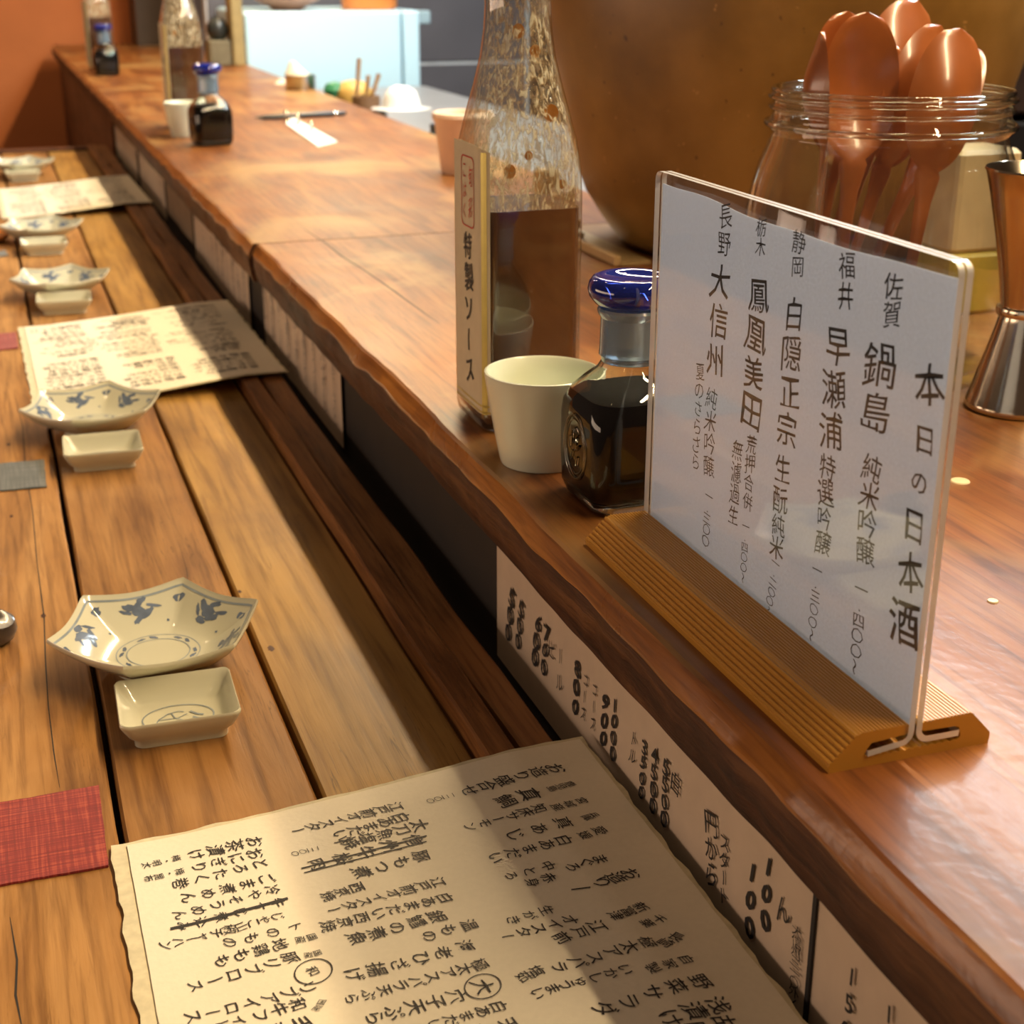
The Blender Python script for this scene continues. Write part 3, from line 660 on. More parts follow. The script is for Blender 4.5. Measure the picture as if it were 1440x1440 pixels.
# triangulated caps are safer for this concave outline: build with bmesh triangle fill
def extrude_profile(prof, y0, y1, name, mat, parent, off, sharp=30):
    bm = bmesh.new(); a = [bm.verts.new((x, y0, z)) for x, z in prof]; b_ = [bm.verts.new((x, y1, z)) for x, z in prof]; n = len(prof)
    for i in range(n): bm.faces.new((a[i], a[(i + 1) % n], b_[(i + 1) % n], b_[i]))
    for L_ in (a, b_):
        ed = [bm.edges.get((L_[i], L_[(i + 1) % n])) for i in range(n)]
        bmesh.ops.triangle_fill(bm, use_beauty=True, use_dissolve=False, edges=ed)
    bmesh.ops.recalc_face_normals(bm, faces=bm.faces)
    for v in bm.verts: v.co -= Vector(off)
    me = bpy.data.meshes.new(name); bm.to_mesh(me); bm.free(); me.materials.append(mat)
    o = bpy.data.objects.new(name, me); COL.objects.link(o); o.parent = parent
    return o
extrude_profile(prof, SY0, SY1, 'ribbed_base', M_HOLD, sg, sg.location)
CZ = .2135; CY0, CY1 = .4595, .7335
def acrylic(x0, x1, sgn):
    th = x1 - x0; r = .005
    # rounded upright plate in YZ, extruded in x
    pts = [(CY0, .0135), (CY1, .0135)]
    pts += [(CY1 - r + r * math.cos(a), CZ - r + r * math.sin(a)) for a in [math.radians(15 * i) for i in range(7)]]
    pts += [(CY0 + r + r * math.cos(a), CZ - r + r * math.sin(a)) for a in [math.radians(90 + 15 * i) for i in range(7)]]
    n = len(pts); g = G()
    g.add([(x0, y, z) for y, z in pts] + [(x1, y, z) for y, z in pts], [tuple(range(n)), tuple(range(2 * n - 1, n - 1, -1))], 0)
    g.add([(x0, y, z) for y, z in pts] + [(x1, y, z) for y, z in pts], [(i, n + i, n + (i + 1) % n, (i + 1) % n) for i in range(n) if i != 0], 1)
    # bent foot gripping the slot
    xo = x0 if sgn < 0 else x1; xi = x1 if sgn < 0 else x0; R = []
    for i in range(7):
        a = math.radians(90 * i / 6); 
        ci = Vector((xo + sgn * .0035, .0135)) ; 
        ro = .0035 + th; ri = .0035
        R.append(((ci.x - sgn * ro * math.cos(a), ci.y - ro * math.sin(a)), (ci.x - sgn * ri * math.cos(a), ci.y - ri * math.sin(a))))
    R.append(((xo + sgn * .019, .0135 - .0035 - th + (.0 if sgn > 0 else -.0018)), (xo + sgn * .0192, .0135 - .0035 + (.0 if sgn > 0 else -.0018))))
    for i in range(len(R) - 1):
        (a0, a1), (b0, b1) = R[i], R[i + 1]
        v = [(a0[0], CY0, a0[1]), (a1[0], CY0, a1[1]), (b1[0], CY0, b1[1]), (b0[0], CY0, b0[1]), (a0[0], CY1, a0[1]), (a1[0], CY1, a1[1]), (b1[0], CY1, b1[1]), (b0[0], CY1, b0[1])]
        g.add(v, [(1, 2, 6, 5), (3, 0, 4, 7)], 0); g.add(v, [(0, 1, 2, 3), (7, 6, 5, 4)], 1)
        if i == len(R) - 2: g.add(v, [(2, 3, 7, 6)], 1)
    g.build('acrylic_sheet', [M_ACR, M_ACRE], sg, off=sg.location)
acrylic(.3395, .3424, -1); acrylic(.3433, .3462, 1)
g = G(); n = 30; R = []
for i in range(n + 1):
    y = CY0 + .003 + (CY1 - CY0 - .006) * i / n
    zt2 = CZ - .0065 + .0022 * noise.noise(Vector((y * 14, 5, 0))) - .003 * math.sin((y - CY0) / (CY1 - CY0) * PI)
    R.append([(.3426, y, .0125), (.3430, y, .0125), (.3430, y, zt2), (.3426, y, zt2)])
g.rings(R); card = g.build('card', M_CARD, sg, off=sg.location)
def cw(rows):
    g = G()
    for tx, a, b_, sz, bo, sq in rows:
        write(g, tx, at_x(*a, .3420), at_x(*b_, .3420), (-1, 0, 0), sz * 1.04, bo + .004, sq * 1.22, .03, lift=-.00045)
    g.build('lettering', M_INK, card, off=sg.location)
cw([('本', (1309, 492), (1300, 592), .62, .004, .95), ('日', (1301, 598), (1297, 640), 1.0, .004, 1.0), ('の', (1296, 655), (1288, 703), .75, .004, .9), ('日', (1287, 714), (1281, 765), .95, .004, .9), ('本', (1280, 775), (1276, 838), .95, .004, .8), ('酒', (1273, 845), (1267, 908), .98, .006, .85)])
cw([('佐賀', (1257, 383), (1251, 462), 1.0, -.002, .95), ('鍋島', (1238, 482), (1228, 612), 1.0, .0, 1.05), ('純米吟醸', (1226, 640), (1214, 795), 1.05, 0, .95), ('一.四〇〇〜', (1211, 818), (1199, 948), 1.0, -.002, 1.1)])
cw([('福井', (1192, 352), (1186, 438), 1.0, -.002, .9), ('早瀬浦', (1179, 456), (1165, 636), .95, .0, .95), ('特選吟醸', (1163, 640), (1155, 782), 1.05, -.002, .9), ('一.三〇〇〜', (1149, 793), (1139, 902), 1.0, -.002, 1.1)])
cw([('静岡', (1123, 324), (1119, 392), 1.0, -.004, .9), ('白隠正宗', (1117, 415), (1104, 632), .9, .0, .9), ('生酛', (1100, 638), (1095, 725), .95, -.002, .8), ('純米', (1094, 724), (1090, 785), 1.1, -.002, .9), ('一.二〇〇〜', (1091, 786), (1078, 865), 1.0, -.002, 1.2)])
cw([('栃木', (1071, 306), (1067, 362), 1.05, -.004, .9), ('鳳凰美田', (1068, 388), (1053, 604), .98, .002, .95), ('荒押合併', (1056, 612), (1050, 720), 1.0, -.004, .9), ('無濾過生', (1037, 618), (1029, 740), .95, -.004, .8), ('一.四〇〇〜', (1048, 733), (1043, 820), 1.0, -.004, 1.1)])
cw([('長野', (1020, 284), (1016, 362), 1.0, -.004, .9), ('大信州', (1013, 368), (1004, 534), .95, .002, .95), ('純米吟醸', (1000, 545), (995, 672), 1.0, -.006, .9), ('夏のさらさら', (984, 510), (976, 662), 1.0, -.006, .9), ('一.三〇〇', (996, 690), (990, 768), 1.05, -.004, 1.1)])

# ------------------------------------------------------------------ soy sauce bottles
def make_soy():
    t = thing('soy_sauce_bottle', 's', 'bottle', (0, 0, 0), 0, 'square glass soy bottles with blue stoppers')
    def shell(o_=0.0):
        S_ = []
        for hx, r, z in ((.0270, .012, .0), (.0305, .012, .002), (.0330, .012, .009), (.0337, .012, .025), (.0337, .012, .052), (.0330, .013, .060), (.0300, .016, .0685), (.0250, .018, .0755), (.0195, .0185, .0815), (.0170, .0169, .086)):
            S_.append(sec(hx - o_, hx - o_, max(.002, r - o_ * .6), z + (o_ if z < .03 else -o_ * .4 if z > .05 and z < .08 else 0), 7))
        return S_
    g = G(); out = shell(0)
    inn = [sec(h, h, r, z, 7) for h, r, z in ((.0155, .0154, .086), (.0182, .0172, .0815), (.0237, .017, .0742), (.0285, .0145, .0672), (.0314, .0125, .059), (.0321, .011, .050), (.0321, .011, .020), (.0310, .010, .0115), (.0285, .009, .0090))]
    g.rings(out + inn); g.build('glass_body', M_GLASS, t, True, 45)
    g = G(); g.rings([sec(h + .0002, h + .0002, r, z, 7) for h, r, z in ((.0283, .009, .0088), (.0310, .010, .0115), (.0321, .011, .020), (.0321, .011, .050), (.0314, .0125, .0590), (.0288, .0142, .0665))])
    g.build('soy_sauce', M_SOY, t, True, 45)
    g = G(); g.lathe([(.0168, .0858), (.0172, .0885), (.0185, .0900), (.0182, .0930), (.0178, .112), (.0195, .1145), (.0200, .1165), (.0192, .118), (.001, .118)], 40, cap0=True)
    g.build('neck', M_GREYG, t, True, 35)
    g = G(); g.lathe([(.002, .1185), (.0175, .1185), (.0215, .1205), (.0248, .1245), (.0258, .1285), (.0250, .1325), (.0228, .1355), (.0200, .1365), (.0175, .1352), (.0120, .1335), (.001, .1330)], 48, cap0=True, cap1=True)
    g.build('stopper', M_BLUEG, t, True, 60)
    # embossed round emblem on the left (-x) face
    g = G(); X = -.0337; k = 40
    for rr, w_, dd in ((.0165, .0011, .0009), (.0140, .0006, .0005)):
        R = [[(X - dd * math.cos(q) , (rr + w_ * math.sin(q)) * math.cos(2 * PI * i / k), .036 + (rr * 1.18 + w_ * math.sin(q)) * math.sin(2 * PI * i / k)) for q in [2 * PI * j / 8 for j in range(8)]] for i in range(k)]
        R.append(R[0]); g.rings(R, True, False, False)
    for path in ([(-.006, .008), (-.001, .011), (.004, .008), (.003, .002), (-.002, .001), (-.004, .006)], [(-.008, .002), (-.003, -.002), (.003, -.004), (.006, -.010)], [(-.005, -.006), (-.003, -.012)], [(.007, .004), (.008, -.003)]):
        g.tube([(X - .0003, a, .037 + b_) for a, b_ in path], .0009, 6)
    g.build('emblem', M_GLASS, t, True)
    return t
sy = make_soy(); sc0 = 1.045
for i, (px, py, lb, rz) in enumerate(((880, 700, 'large soy sauce bottle with blue glass stopper beside the sign stand', 0), (298, 203, 'soy sauce bottle with blue stopper halfway along the counter', .12), (139, 90, 'farthest soy sauce bottle with blue stopper, by the terracotta wall', .1))):
    q = at_z(px, py) if i < 2 else Vector((.352, 4.62, 0))
    o = sy if i == 0 else dup(sy, (0, 0, 0)); o.location = (q.x, q.y, .0003); o.rotation_euler = (0, 0, rz); o.scale = (sc0,) * 3; o['label'] = lb

# ------------------------------------------------------------------ sauce bottles
M_SBG = thin('sauce_bottle_glass', (.93, .96, .93), .02, 1.5, 1.6)[0]
M_SAUCE = plain('brown_sauce', (.105, .040, .018), .22, .25, 10, coat=1.0, coatr=.04)
M_CAP = plain('yellow_cap', (.75, .50, .12), .35, .05)
M_LAB = paper('label_paper', (.60, .52, .36), .0, .04, 90); M_LABG = plain('gold_label_edge', (.55, .45, .12), .35, .1, 60, metal=.5)
def residue():
    m, t, b, o = nt('sauce_residue'); L = t.links.new; setp(b, rough=.15, coat=1.0, coatr=.05)
    tc = t.nodes.new('ShaderNodeTexCoord'); q = t.nodes.new('ShaderNodeMapping'); q.inputs['Scale'].default_value = (260, 260, 95); L(tc.outputs['Object'], q.inputs['Vector'])
    n = t.nodes.new('ShaderNodeTexNoise'); n.inputs['Scale'].default_value = 1; n.inputs['Detail'].default_value = 4; n.inputs['Distortion'].default_value = 1.2; L(q.outputs[0], n.inputs['Vector'])
    L(ramp(t, n.outputs['Fac'], [(.35, (.42, .17, .03)), (.5, (.70, .45, .20)), (.62, (.92, .85, .70))]), b.inputs['Base Color'])
    L(ramp(t, n.outputs['Fac'], [(.42, (.06, .06, .06)), (.52, (.35, .35, .35)), (.62, (.80, .80, .80))]), b.inputs['Alpha'])
    bp = t.nodes.new('ShaderNodeBump'); bp.inputs['Strength'].default_value = 1.0; bp.inputs['Distance'].default_value = .003; L(n.outputs['Fac'], bp.inputs['Height']); L(bp.outputs[0], b.inputs['Normal']); L(bp.outputs[0], b.inputs['Coat Normal'])
    return m
M_RES = residue(); M_BLOB = plain('sauce_droplet', (.42, .16, .03), .15, .2, 60, coat=1)
def make_sauce():
    t = thing('sauce_bottle', 's', 'bottle', (0, 0, 0), 0, 'tall square sauce bottles')
    hs = .0380
    P = [(.034, .010, .0), (.037, .011, .003), (hs, .011, .010), (hs, .011, .165), (.0378, .014, .185), (.0368, .020, .203), (.0340, .026, .222), (.0300, .0275, .241), (.0262, .0255, .258), (.0238, .0237, .275), (.0228, .0227, .290), (.0228, .0227, .296)]
    g = G(); g.rings([sec(h, h, r, z, 7) for h, r, z in P], cap1=False); g.build('glass_body', M_SBG, t, True, 40)
    k = .0018
    g = G(); g.rings([sec(h - k, h - k, r - k * .5, z, 7) for h, r, z in ((.034, .011, .004), (hs, .012, .010), (hs, .012, .158))]); g.build('sauce', M_SAUCE, t, True, 40)
    g = G(); g.rings([sec(h - k, h - k, min(r, h - k - .0001), z, 7) for h, r, z in P[3:] if z >= .16 or z == .165], cap0=False, cap1=False)
    g.rings([sec(hs - k, hs - k, .011, z, 7) for z in (.1585, .165)], cap0=False, cap1=False); g.build('sauce_residue', M_RES, t, True, 40)
    g = G(); rnd = random.Random(5)
    for x, z, r in ((-.006, .275, .0045), (.005, .262, .0040), (.014, .222, .0055), (-.018, .185, .0045), (-.004, .195, .003), (.020, .175, .003)):
        hh = .038 if z < .19 else .038 - (z - .19) * .2
        c = Vector((x, -hh + .0024, z)); n_ = 12
        g.add([c + Vector((0, -.0004, 0))] + [c + Vector((r * math.cos(2 * PI * i / n_), 0, r * 1.1 * math.sin(2 * PI * i / n_))) for i in range(n_)], [(0, 1 + i, 1 + (i + 1) % n_) for i in range(n_)])
    g.build('sauce_droplets', M_BLOB, t, True)
    g = G(); g.lathe([(.0236, .2945), (.0243, .2965), (.0236, .2985)], 40, cap0=True, cap1=True); g.build('neck_ring', M_SBG, t, True)
    g = G(); g.lathe([(.0225, .2985), (.0242, .2990), (.0245, .3010), (.0245, .318), (.0235, .320), (.001, .320)], 48, cap0=True, cap1=True); g.build('cap', M_CAP, t, True, 35)
    # label on left (-x) face wrapping the front corner
    g = G(); e = .0004
    def lab(z0, z1, o_): 
        pts = [(-hs - o_, hs - .012), (-hs - o_, 0), (-hs - o_, -hs + .0115)]
        for i in range(6):
            a = math.radians(180 + 60 * i / 5); pts.append((-hs + .011 + (.011 + o_) * math.cos(a), -hs + .011 + (.011 + o_) * math.sin(a)))
        return pts
    pts = lab(0, 0, e); nn = len(pts)
    v = [(x, y, .014) for x, y in pts] + [(x, y, .2015 - .0035 * (i / (nn - 1)) ** 2) for i, (x, y) in enumerate(pts)]
    g.add(v, [(i, i + 1, nn + i + 1, nn + i) for i in range(nn - 1)], 0)
    ins = lab(0, 0, .00005); v2 = [(x, y, .014) for x, y in ins] + [(x, y, .2015 - .0035 * (i / (nn - 1)) ** 2) for i, (x, y) in enumerate(ins)]
    g.add(v2, [(i, nn + i, nn + i + 1, i + 1) for i in range(nn - 1)], 0)
    lb = g.build('label', M_LAB, t, True, 40)
    g = G()
    q = lab(0, 0, .0006)[5:8]; g.add([(x, y, .014) for x, y in q] + [(x, y, .198) for x, y in q], [(i, i + 1, 3 + i + 1, 3 + i) for i in range(2)])
    for z in (.0195, .0150): 
        q = lab(0, 0, .0006); g.add([(x, y, z) for x, y in q] + [(x, y, z + .0012) for x, y in q], [(i, i + 1, nn + i + 1, nn + i) for i in range(nn - 1)])
    g.build('gold_edging', M_LABG, lb)
    X = -hs - .0006
    g = G(); write(g, '特製ソース', (X, -.006, .142), (X, -.006, .030), (-1, 0, 0), .95, .012, .95); g.build('lettering', M_INK, lb)
    g = G(); write(g, '旬彩', (X, -.0125, .190), (X, -.0125, .147), (-1, 0, 0), .72, .0, .62); write(g, 'こはく', (X, .0015, .190), (X, .0015, .147), (-1, 0, 0), .85, .0, .7)
    fr = []; 
    for y, z in rsq(.0145, .0245, .005, 5): fr.append((y - .0055, z + .1685))
    n_ = len(fr); inn = [((y + .0055) * .93 - .0055, (z - .1685) * .96 + .1685) for y, z in fr]
    g.add([(X - .0002, y, z) for y, z in fr] + [(X - .0002, y, z) for y, z in inn], [(i, (i + 1) % n_, n_ + (i + 1) % n_, n_ + i) for i in range(n_)])
    g.build('red_stamp', M_RED, lb)
    return t
sb = make_sauce(); sb.location = (.3500, .9880, .0003); sb['label'] = 'nearest tall sauce bottle with vertical cream label, behind the white cup'
q = at_z(264, 180); dup(sb, (q.x, q.y, .0003), .02, 'tall sauce bottle halfway along the counter, behind the soy bottle')
dup(sb, (.352, 4.78, .0003), .05, 'farthest tall sauce bottle, near the terracotta wall')

# ------------------------------------------------------------------ cups
def make_cup():
    t = thing('sake_cup', 'c', 'cup', (0, 0, 0), 0, 'small white handleless cups')
    g = G(); g.lathe([(.001, .002), (.0245, .002), (.0255, 0.0), (.0280, .0), (.0290, .003), (.0320, .018), (.0352, .036), (.0380, .054), (.0392, .0615), (.0390, .0632), (.0378, .0636), (.0368, .0625), (.0352, .052), (.0320, .034), (.0285, .016), (.0255, .008), (.020, .0065), (.001, .006)], 64, cap0=True, cap1=True)
    g.build('cup_body', M_CERE, t, True, 60); return t
cu = make_cup(); q = at_z(765, 650); cu.location = (q.x, q.y + .004, .0003); cu['label'] = 'white tapered sake cup between sauce bottle and near soy bottle'
q = at_z(262, 191); dup(cu, (q.x, q.y, .0003), 0, 'small white cup behind the middle soy bottle')

# ------------------------------------------------------------------ jigger
q = at_z(1427, 573)
jg = thing('jigger', 'tall polished steel double jigger at the right edge', 'jigger', (q.x, q.y, 0.0002))
g = G(); g.lathe([(.034, .0), (.0372, .0005), (.0382, .003), (.0372, .006), (.0350, .012), (.0290, .035), (.0235, .055), (.0205, .068), (.0195, .0725), (.0195, .078), (.0205, .084), (.0230, .100), (.0290, .130), (.0360, .160), (.0405, .1765), (.0418, .1785), (.0412, .1800), (.0400, .1790), (.0352, .160), (.0280, .130), (.0215, .100), (.015, .085), (.001, .084)], 72, cap0=True, cap1=True); g.build('steel_cups', M_STEEL, jg, True, 50)
g = G(); g.lathe([(.0195, .0715), (.0222, .0725), (.0228, .0752), (.0222, .078), (.0195, .079)], 48, cap0=True, cap1=True); g.build('waist_ring', M_STEEL, jg, True)

# ------------------------------------------------------------------ jar of spoons
JC = Vector((.682, 1.034, 0))
jr = thing('glass_jar', 'wide-mouth clear glass jar holding wooden spoons', 'jar', (JC.x, JC.y, .0003))
th = [(.2245, .0925), (.222, .0942), (.2195, .0958), (.2175, .0958), (.2160, .0938), (.2135, .0932), (.2115, .0950), (.2098, .0950), (.2080, .0932), (.2050, .0932), (.2010, .0950), (.1985, .0972), (.1955, .0974), (.1930, .0952), (.1905, .0930), (.1880, .0932), (.180, .0962), (.168, .1010), (.150, .1060), (.130, .1095), (.105, .1115), (.080, .1120), (.030, .1118), (.012, .1100), (.004, .1055), (.0, .099)]
outer = [(r, z) for z, r in reversed(th)]
inner = [(.0900, .2245), (.0895, .205), (.0892, .190), (.0925, .178), (.097, .166), (.1020, .148), (.1055, .129), (.1075, .105), (.108, .080), (.1078, .032), (.1055, .018), (.099, .012), (.001, .0115)]
g = G(); g.lathe([(.001, 0)] + outer + [(.0912, .2255)] + inner, 96); g.build('glass_body', M_JAR, jr, True, 60)
for zz, rr, tw in ((.2235, .0928, .0021), (.2182, .0955, .0017), (.2100, .0948, .0016), (.1975, .0970, .0024)):
    g = G(); g.lathe([(rr + tw * math.cos(a), zz + tw * math.sin(a)) for a in [2 * PI * i / 12 for i in range(13)]], 96); g.build('rim_ring' if zz > .22 else 'thread_ring', M_GLASS, jr, True, 80)
def make_spoon(kind):
    g = G(); N = 64; m_ = 22
    Lh, Lb, W = .130, .094, .0265
    if kind: Lb, W = .072, .020
    R = []
    for i in range(N + 1):
        u = i / N; z = (Lh + Lb) * u
        if z < Lh: 
            k = z / Lh; wd = .0052 + .0012 * math.cos(k * 6) + .0006 * k; tk = .0032; cav = 0; yb = .010 * math.sin(k * PI) * .5
            if z > Lh * .86: wd += (z - Lh * .86) / (Lh * .14) * .003
        else:
            k = (z - Lh) / Lb; s_ = math.sqrt(max(0, 1 - (2.0408 * (k - .51)) ** 2)) if True else 0
            wd = max(W * (s_ ** .9), .0082 if k < .15 else .0012); tk = .0024; cav = .011 * max(0, math.sin(min(1, max(0, k)) * PI)) * (wd / W); yb = 0
        ring = []
        h_ = m_ // 2
        for j in range(h_ + 1):
            a = -1 + 2 * j / h_; ring.append((wd * a, yb + cav * (1 - a * a) + tk * math.sqrt(max(0, 1 - a * a)) * .7, z))
        for j in range(h_ - 1, 0, -1):
            a = -1 + 2 * j / h_; ring.append((wd * a, yb + cav * (1 - a * a) - tk * math.sqrt(max(0, 1 - a * a)) * .7, z))
        R.append(ring)
    g.rings(R); return g
sp_me = {}
SP = [  # bowl-tip pixel, depth y offset, handle foot (angle, radius), facing angle, kind, label
 ((1156, 25), -.004, (200, .055), 70, 1, 'wooden spoon seen edge-on at the left of the jar'),
 ((1192, 16), .016, (190, .060), 4, 0, 'wooden spoon tucked behind the hollow-side-out spoon'),
 ((1219, 17), -.020, (215, .070), -10, 0, 'wooden spoon showing its hollow bowl, left of centre'),
 ((1262, 46), .024, (200, .060), 80, 1, 'small wooden spoon in the middle of the jar'),
 ((1290, 2), .055, (170, .070), 180, 0, 'tallest wooden spoon at the back of the jar'),
 ((1322, 36), -.010, (200, .085), 196, 0, 'wooden spoon with rounded back leaning right of centre'),
 ((1350, 40), -.045, (245, .085), 176, 0, 'front right wooden spoon with glossy rounded back'),
 ((1373, 46), .012, (215, .060), 112, 1, 'rightmost wooden spoon, half hidden in the jar')]
for i, (px, dy, (fa, fr_), face, kd, lb) in enumerate(SP):
    T = at_y(px[0], px[1], JC.y + dy)
    B = Vector((JC.x + fr_ * math.cos(math.radians(fa)), JC.y + fr_ * math.sin(math.radians(fa)), .018))
    if kd not in sp_me:
        o = make_spoon(kd).build('wooden_spoon', M_SPOON, None, True, 60); sp_me[kd] = o.data
    else: o = bpy.data.objects.new('wooden_spoon', sp_me[kd]); COL.objects.link(o)
    d = (T - B); L = d.length; d.normalize()
    fz = Vector((math.sin(math.radians(face)) * -1, math.cos(math.radians(face)), 0)); ax = fz.cross(d).normalized() * 1; ay = d.cross(ax)
    sc_ = L / (.224 if kd == 0 else .210)
    mat_ = Matrix((ax, ay, d)).transposed().to_4x4(); o.matrix_world = Matrix.Translation(B) @ mat_ @ Matrix.Diagonal((sc_, sc_, sc_, 1))
    tag(o, lb, 'spoon', 'wooden spoons in the jar')

# ------------------------------------------------------------------ big ceramic pot
PC = (.885, 1.575)
def potmat():
    m, t, b, o = nt('amber_stoneware_glaze'); L = t.links.new; tc = t.nodes.new('ShaderNodeTexCoord')
    n = t.nodes.new('ShaderNodeTexNoise'); n.inputs['Scale'].default_value = 9; n.inputs['Detail'].default_value = 7; L(tc.outputs['Object'], n.inputs['Vector'])
    v = t.nodes.new('ShaderNodeTexNoise'); v.inputs['Scale'].default_value = 90; v.inputs['Detail'].default_value = 2; L(tc.outputs['Object'], v.inputs['Vector'])
    c = ramp(t, n.outputs['Fac'], [(.3, (.135, .066, .012)), (.5, (.21, .108, .020)), (.7, (.30, .16, .038))])
    c = mixc(t, 'MIX', ramp(t, v.outputs['Fac'], [(.72, (0, 0, 0)), (.76, (.8, .8, .8))]), c, (.50, .26, .08))
    c = mixc(t, 'MIX', ramp(t, v.outputs['Fac'], [(.24, (.8, .8, .8)), (.28, (0, 0, 0))]), c, (.05, .02, .01))
    L(c, b.inputs['Base Color']); setp(b, rough=.42, coat=.25, coatr=.3)
    return m
g = G(); g.lathe([(.001, .0), (.178, .0), (.186, .006), (.205, .030), (.226, .062), (.238, .095), (.250, .140), (.260, .180), (.272, .225), (.283, .290), (.286, .36), (.275, .43), (.255, .48), (.235, .50), (.225, .505), (.218, .50), (.235, .47), (.262, .40), (.268, .30), (.24, .12), (.17, .02), (.001, .015)], 96, cap0=True, cap1=True)
tag(g.build('ceramic_pot', potmat(), None, True, 60, loc=(PC[0], PC[1], .0003)), 'huge amber-brown stoneware pot standing behind the jar and sign', 'pot')

# pale wooden tray and bits beside the pot
def simple(name, g, mat, label, cat, loc, smooth=False, group=None): return tag(g.build(name, mat, None, smooth, 40, loc=loc, off=loc), label, cat, group)
M_PALE = plain('pale_wood', (.62, .42, .20), .5, .12, 12); M_PINK = plain('pinkish_paper_box', (.62, .42, .32), .6, .06)
a = at_z(823, 358); b_ = at_z(880, 386)
tx = a.x + .004
tr = thing('wooden_tray', 'low pale wooden tray between sauce bottle and amber pot', 'tray', (tx + .05, 1.68, 0.0003))
g = G(); rbox(g, tx, tx + .008, 1.49, 1.745, .0003, .011, .001); rbox(g, tx + .0085, tx + .06, 1.735, 1.743, .0003, .011, .001); g.build('tray_rim', M_PALE, tr, off=tr.location)
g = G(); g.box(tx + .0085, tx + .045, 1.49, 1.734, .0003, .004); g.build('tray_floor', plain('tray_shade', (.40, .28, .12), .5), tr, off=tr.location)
g = G(); rbox(g, .634, .668, 1.64, 1.655, .0045, .012, .001); 
simple('folded_napkin', g, plain('white_napkin', (.70, .68, .58), .8), 'small folded white napkin lying in the pale tray', 'napkin', (.65, 1.65, .0045))
p0 = at_z(823, 350); p1 = at_z(838, 352)
g = G(); rbox(g, p0.x - .01, p1.x + .004, p0.y + .06, p0.y + .10, .0003, .058, .003); simple('paper_box', g, M_PINK, 'upright pinkish box just right of the sauce bottle', 'box', (p0.x, p0.y + .08, .0003))
g = G(); rbox(g, p1.x + .006, p1.x + .034, p0.y + .19, p0.y + .22, .0003, .066, .003); simple('wooden_block', g, M_PALE, 'pale tan wooden block half hidden behind the amber pot', 'block', (p1.x + .02, p0.y + .205, .0003))
# pale tub with rolled rim behind the bottle
c0 = at_z(668, 250)
g = G(); Rr = .046
g.lathe([(.034, 0), (.036, .002), (.045, .078), (.0475, .082), (.050, .088), (.048, .094), (.045, .095), (.043, .092), (.044, .08), (.036, .006), (.001, .006)], 40, cap0=True, cap1=True)
simple_ = tag(g.build('pale_tub', plain('pink_beige_plastic', (.88, .66, .48), .4, .04), None, True, 40, loc=(c0.x, c0.y + .06, .0003)), 'pinkish beige tub with rolled rim behind the near sauce bottle', 'tub')
# added cream and yellow block, imitating colours refracted by the jar
g = G(); rbox(g, .845, .915, 1.16, 1.22, .06, .155, .004, 0); rbox(g, .843, .917, 1.158, 1.222, .0003, .0599, .004, 1)
tag(g.build('refraction_block', [plain('cream_block', (.60, .50, .30), .5), plain('yellow_green_block', (.50, .40, .06), .5)], None, loc=(.88, 1.19, .0), off=(.88, 1.19, 0)), 'added cream and yellow-green block imitating refraction behind the spoon jar', 'stand-in')
# dark cabinets at the right background
dk = [plain('dark_block_%d' % i, c, .5, .25, 8) for i, c in enumerate(((.07, .030, .018), (.035, .018, .012), (.012, .009, .008)))]
cab = thing('dark_cabinet', 'dark brown stacked cabinet behind the pot at upper right', 'cabinet', (1.75, 2.2, -.96))
for k, (z0, z1, m_) in enumerate(((.235, .62, 0), (.10, .225, 1), (-.96, .09, 2))):
    g = G(); rbox(g, 1.52 if k == 0 else 1.46, 2.04, 1.9, 2.9, z0, z1, .006); g.build('cabinet_box', dk[m_], cab, off=cab.location)

# ------------------------------------------------------------------ pen and pin strip on the far slab
A = at_z(357, 170); B = at_z(487, 163); d = (B - A).normalized(); L = (B - A).length
pn = thing('pen', 'black ballpoint pen lying on the far counter slab', 'pen', (*((A + B) / 2).xy, .006))
def along(u, z=.006): p = A + d * (L * u); return (p.x, p.y, z)
g = G(); g.tube([along(u) for u in (.10, .12, .5, .84, .86)], [.004, .0052, .0055, .0055, .005], 16); g.build('barrel', plain('black_plastic', (.015, .013, .013), .3), pn, True, off=pn.location)
g = G(); g.tube([along(u) for u in (0, .02, .06, .0999)], [.0006, .0012, .0028, .004], 14); g.build('tip', plain('dark_olive_tip', (.03, .03, .015), .3), pn, True, off=pn.location)
g = G(); g.tube([along(u) for u in (.861, .90)], .0056, 16); g.build('silver_ring', M_STEEL, pn, True, off=pn.location)
g = G(); g.tube([along(u) for u in (.901, .96, 1.0)], [.005, .0048, .003], 16); g.build('push_button', plain('black_plastic_b', (.02, .02, .02), .3), pn, True, off=pn.location)
g = G(); write(g, 'ーーーー', along(.52, .0117), along(.8, .0117), (0, 0, 1), .3, .0, 1.0); 
c = [at_z(402, 175), at_z(412, 166), at_z(474, 200), at_z(447, 207)]; cc = sum(c, Vector()) / 4
st = thing('pin_strip', 'white card strip with three metal pins on the far slab', 'pin strip', (cc.x, cc.y, 0.0003))
g = G(); g.add([(p.x, p.y, .0003) for p in c] + [(p.x, p.y, .0022) for p in c], [(3, 2, 1, 0), (4, 5, 6, 7), (0, 1, 5, 4), (1, 2, 6, 5), (2, 3, 7, 6), (3, 0, 4, 7)]); g.build('card_strip', plain('white_card', (.85, .88, .86), .5, .03), st, off=st.location)
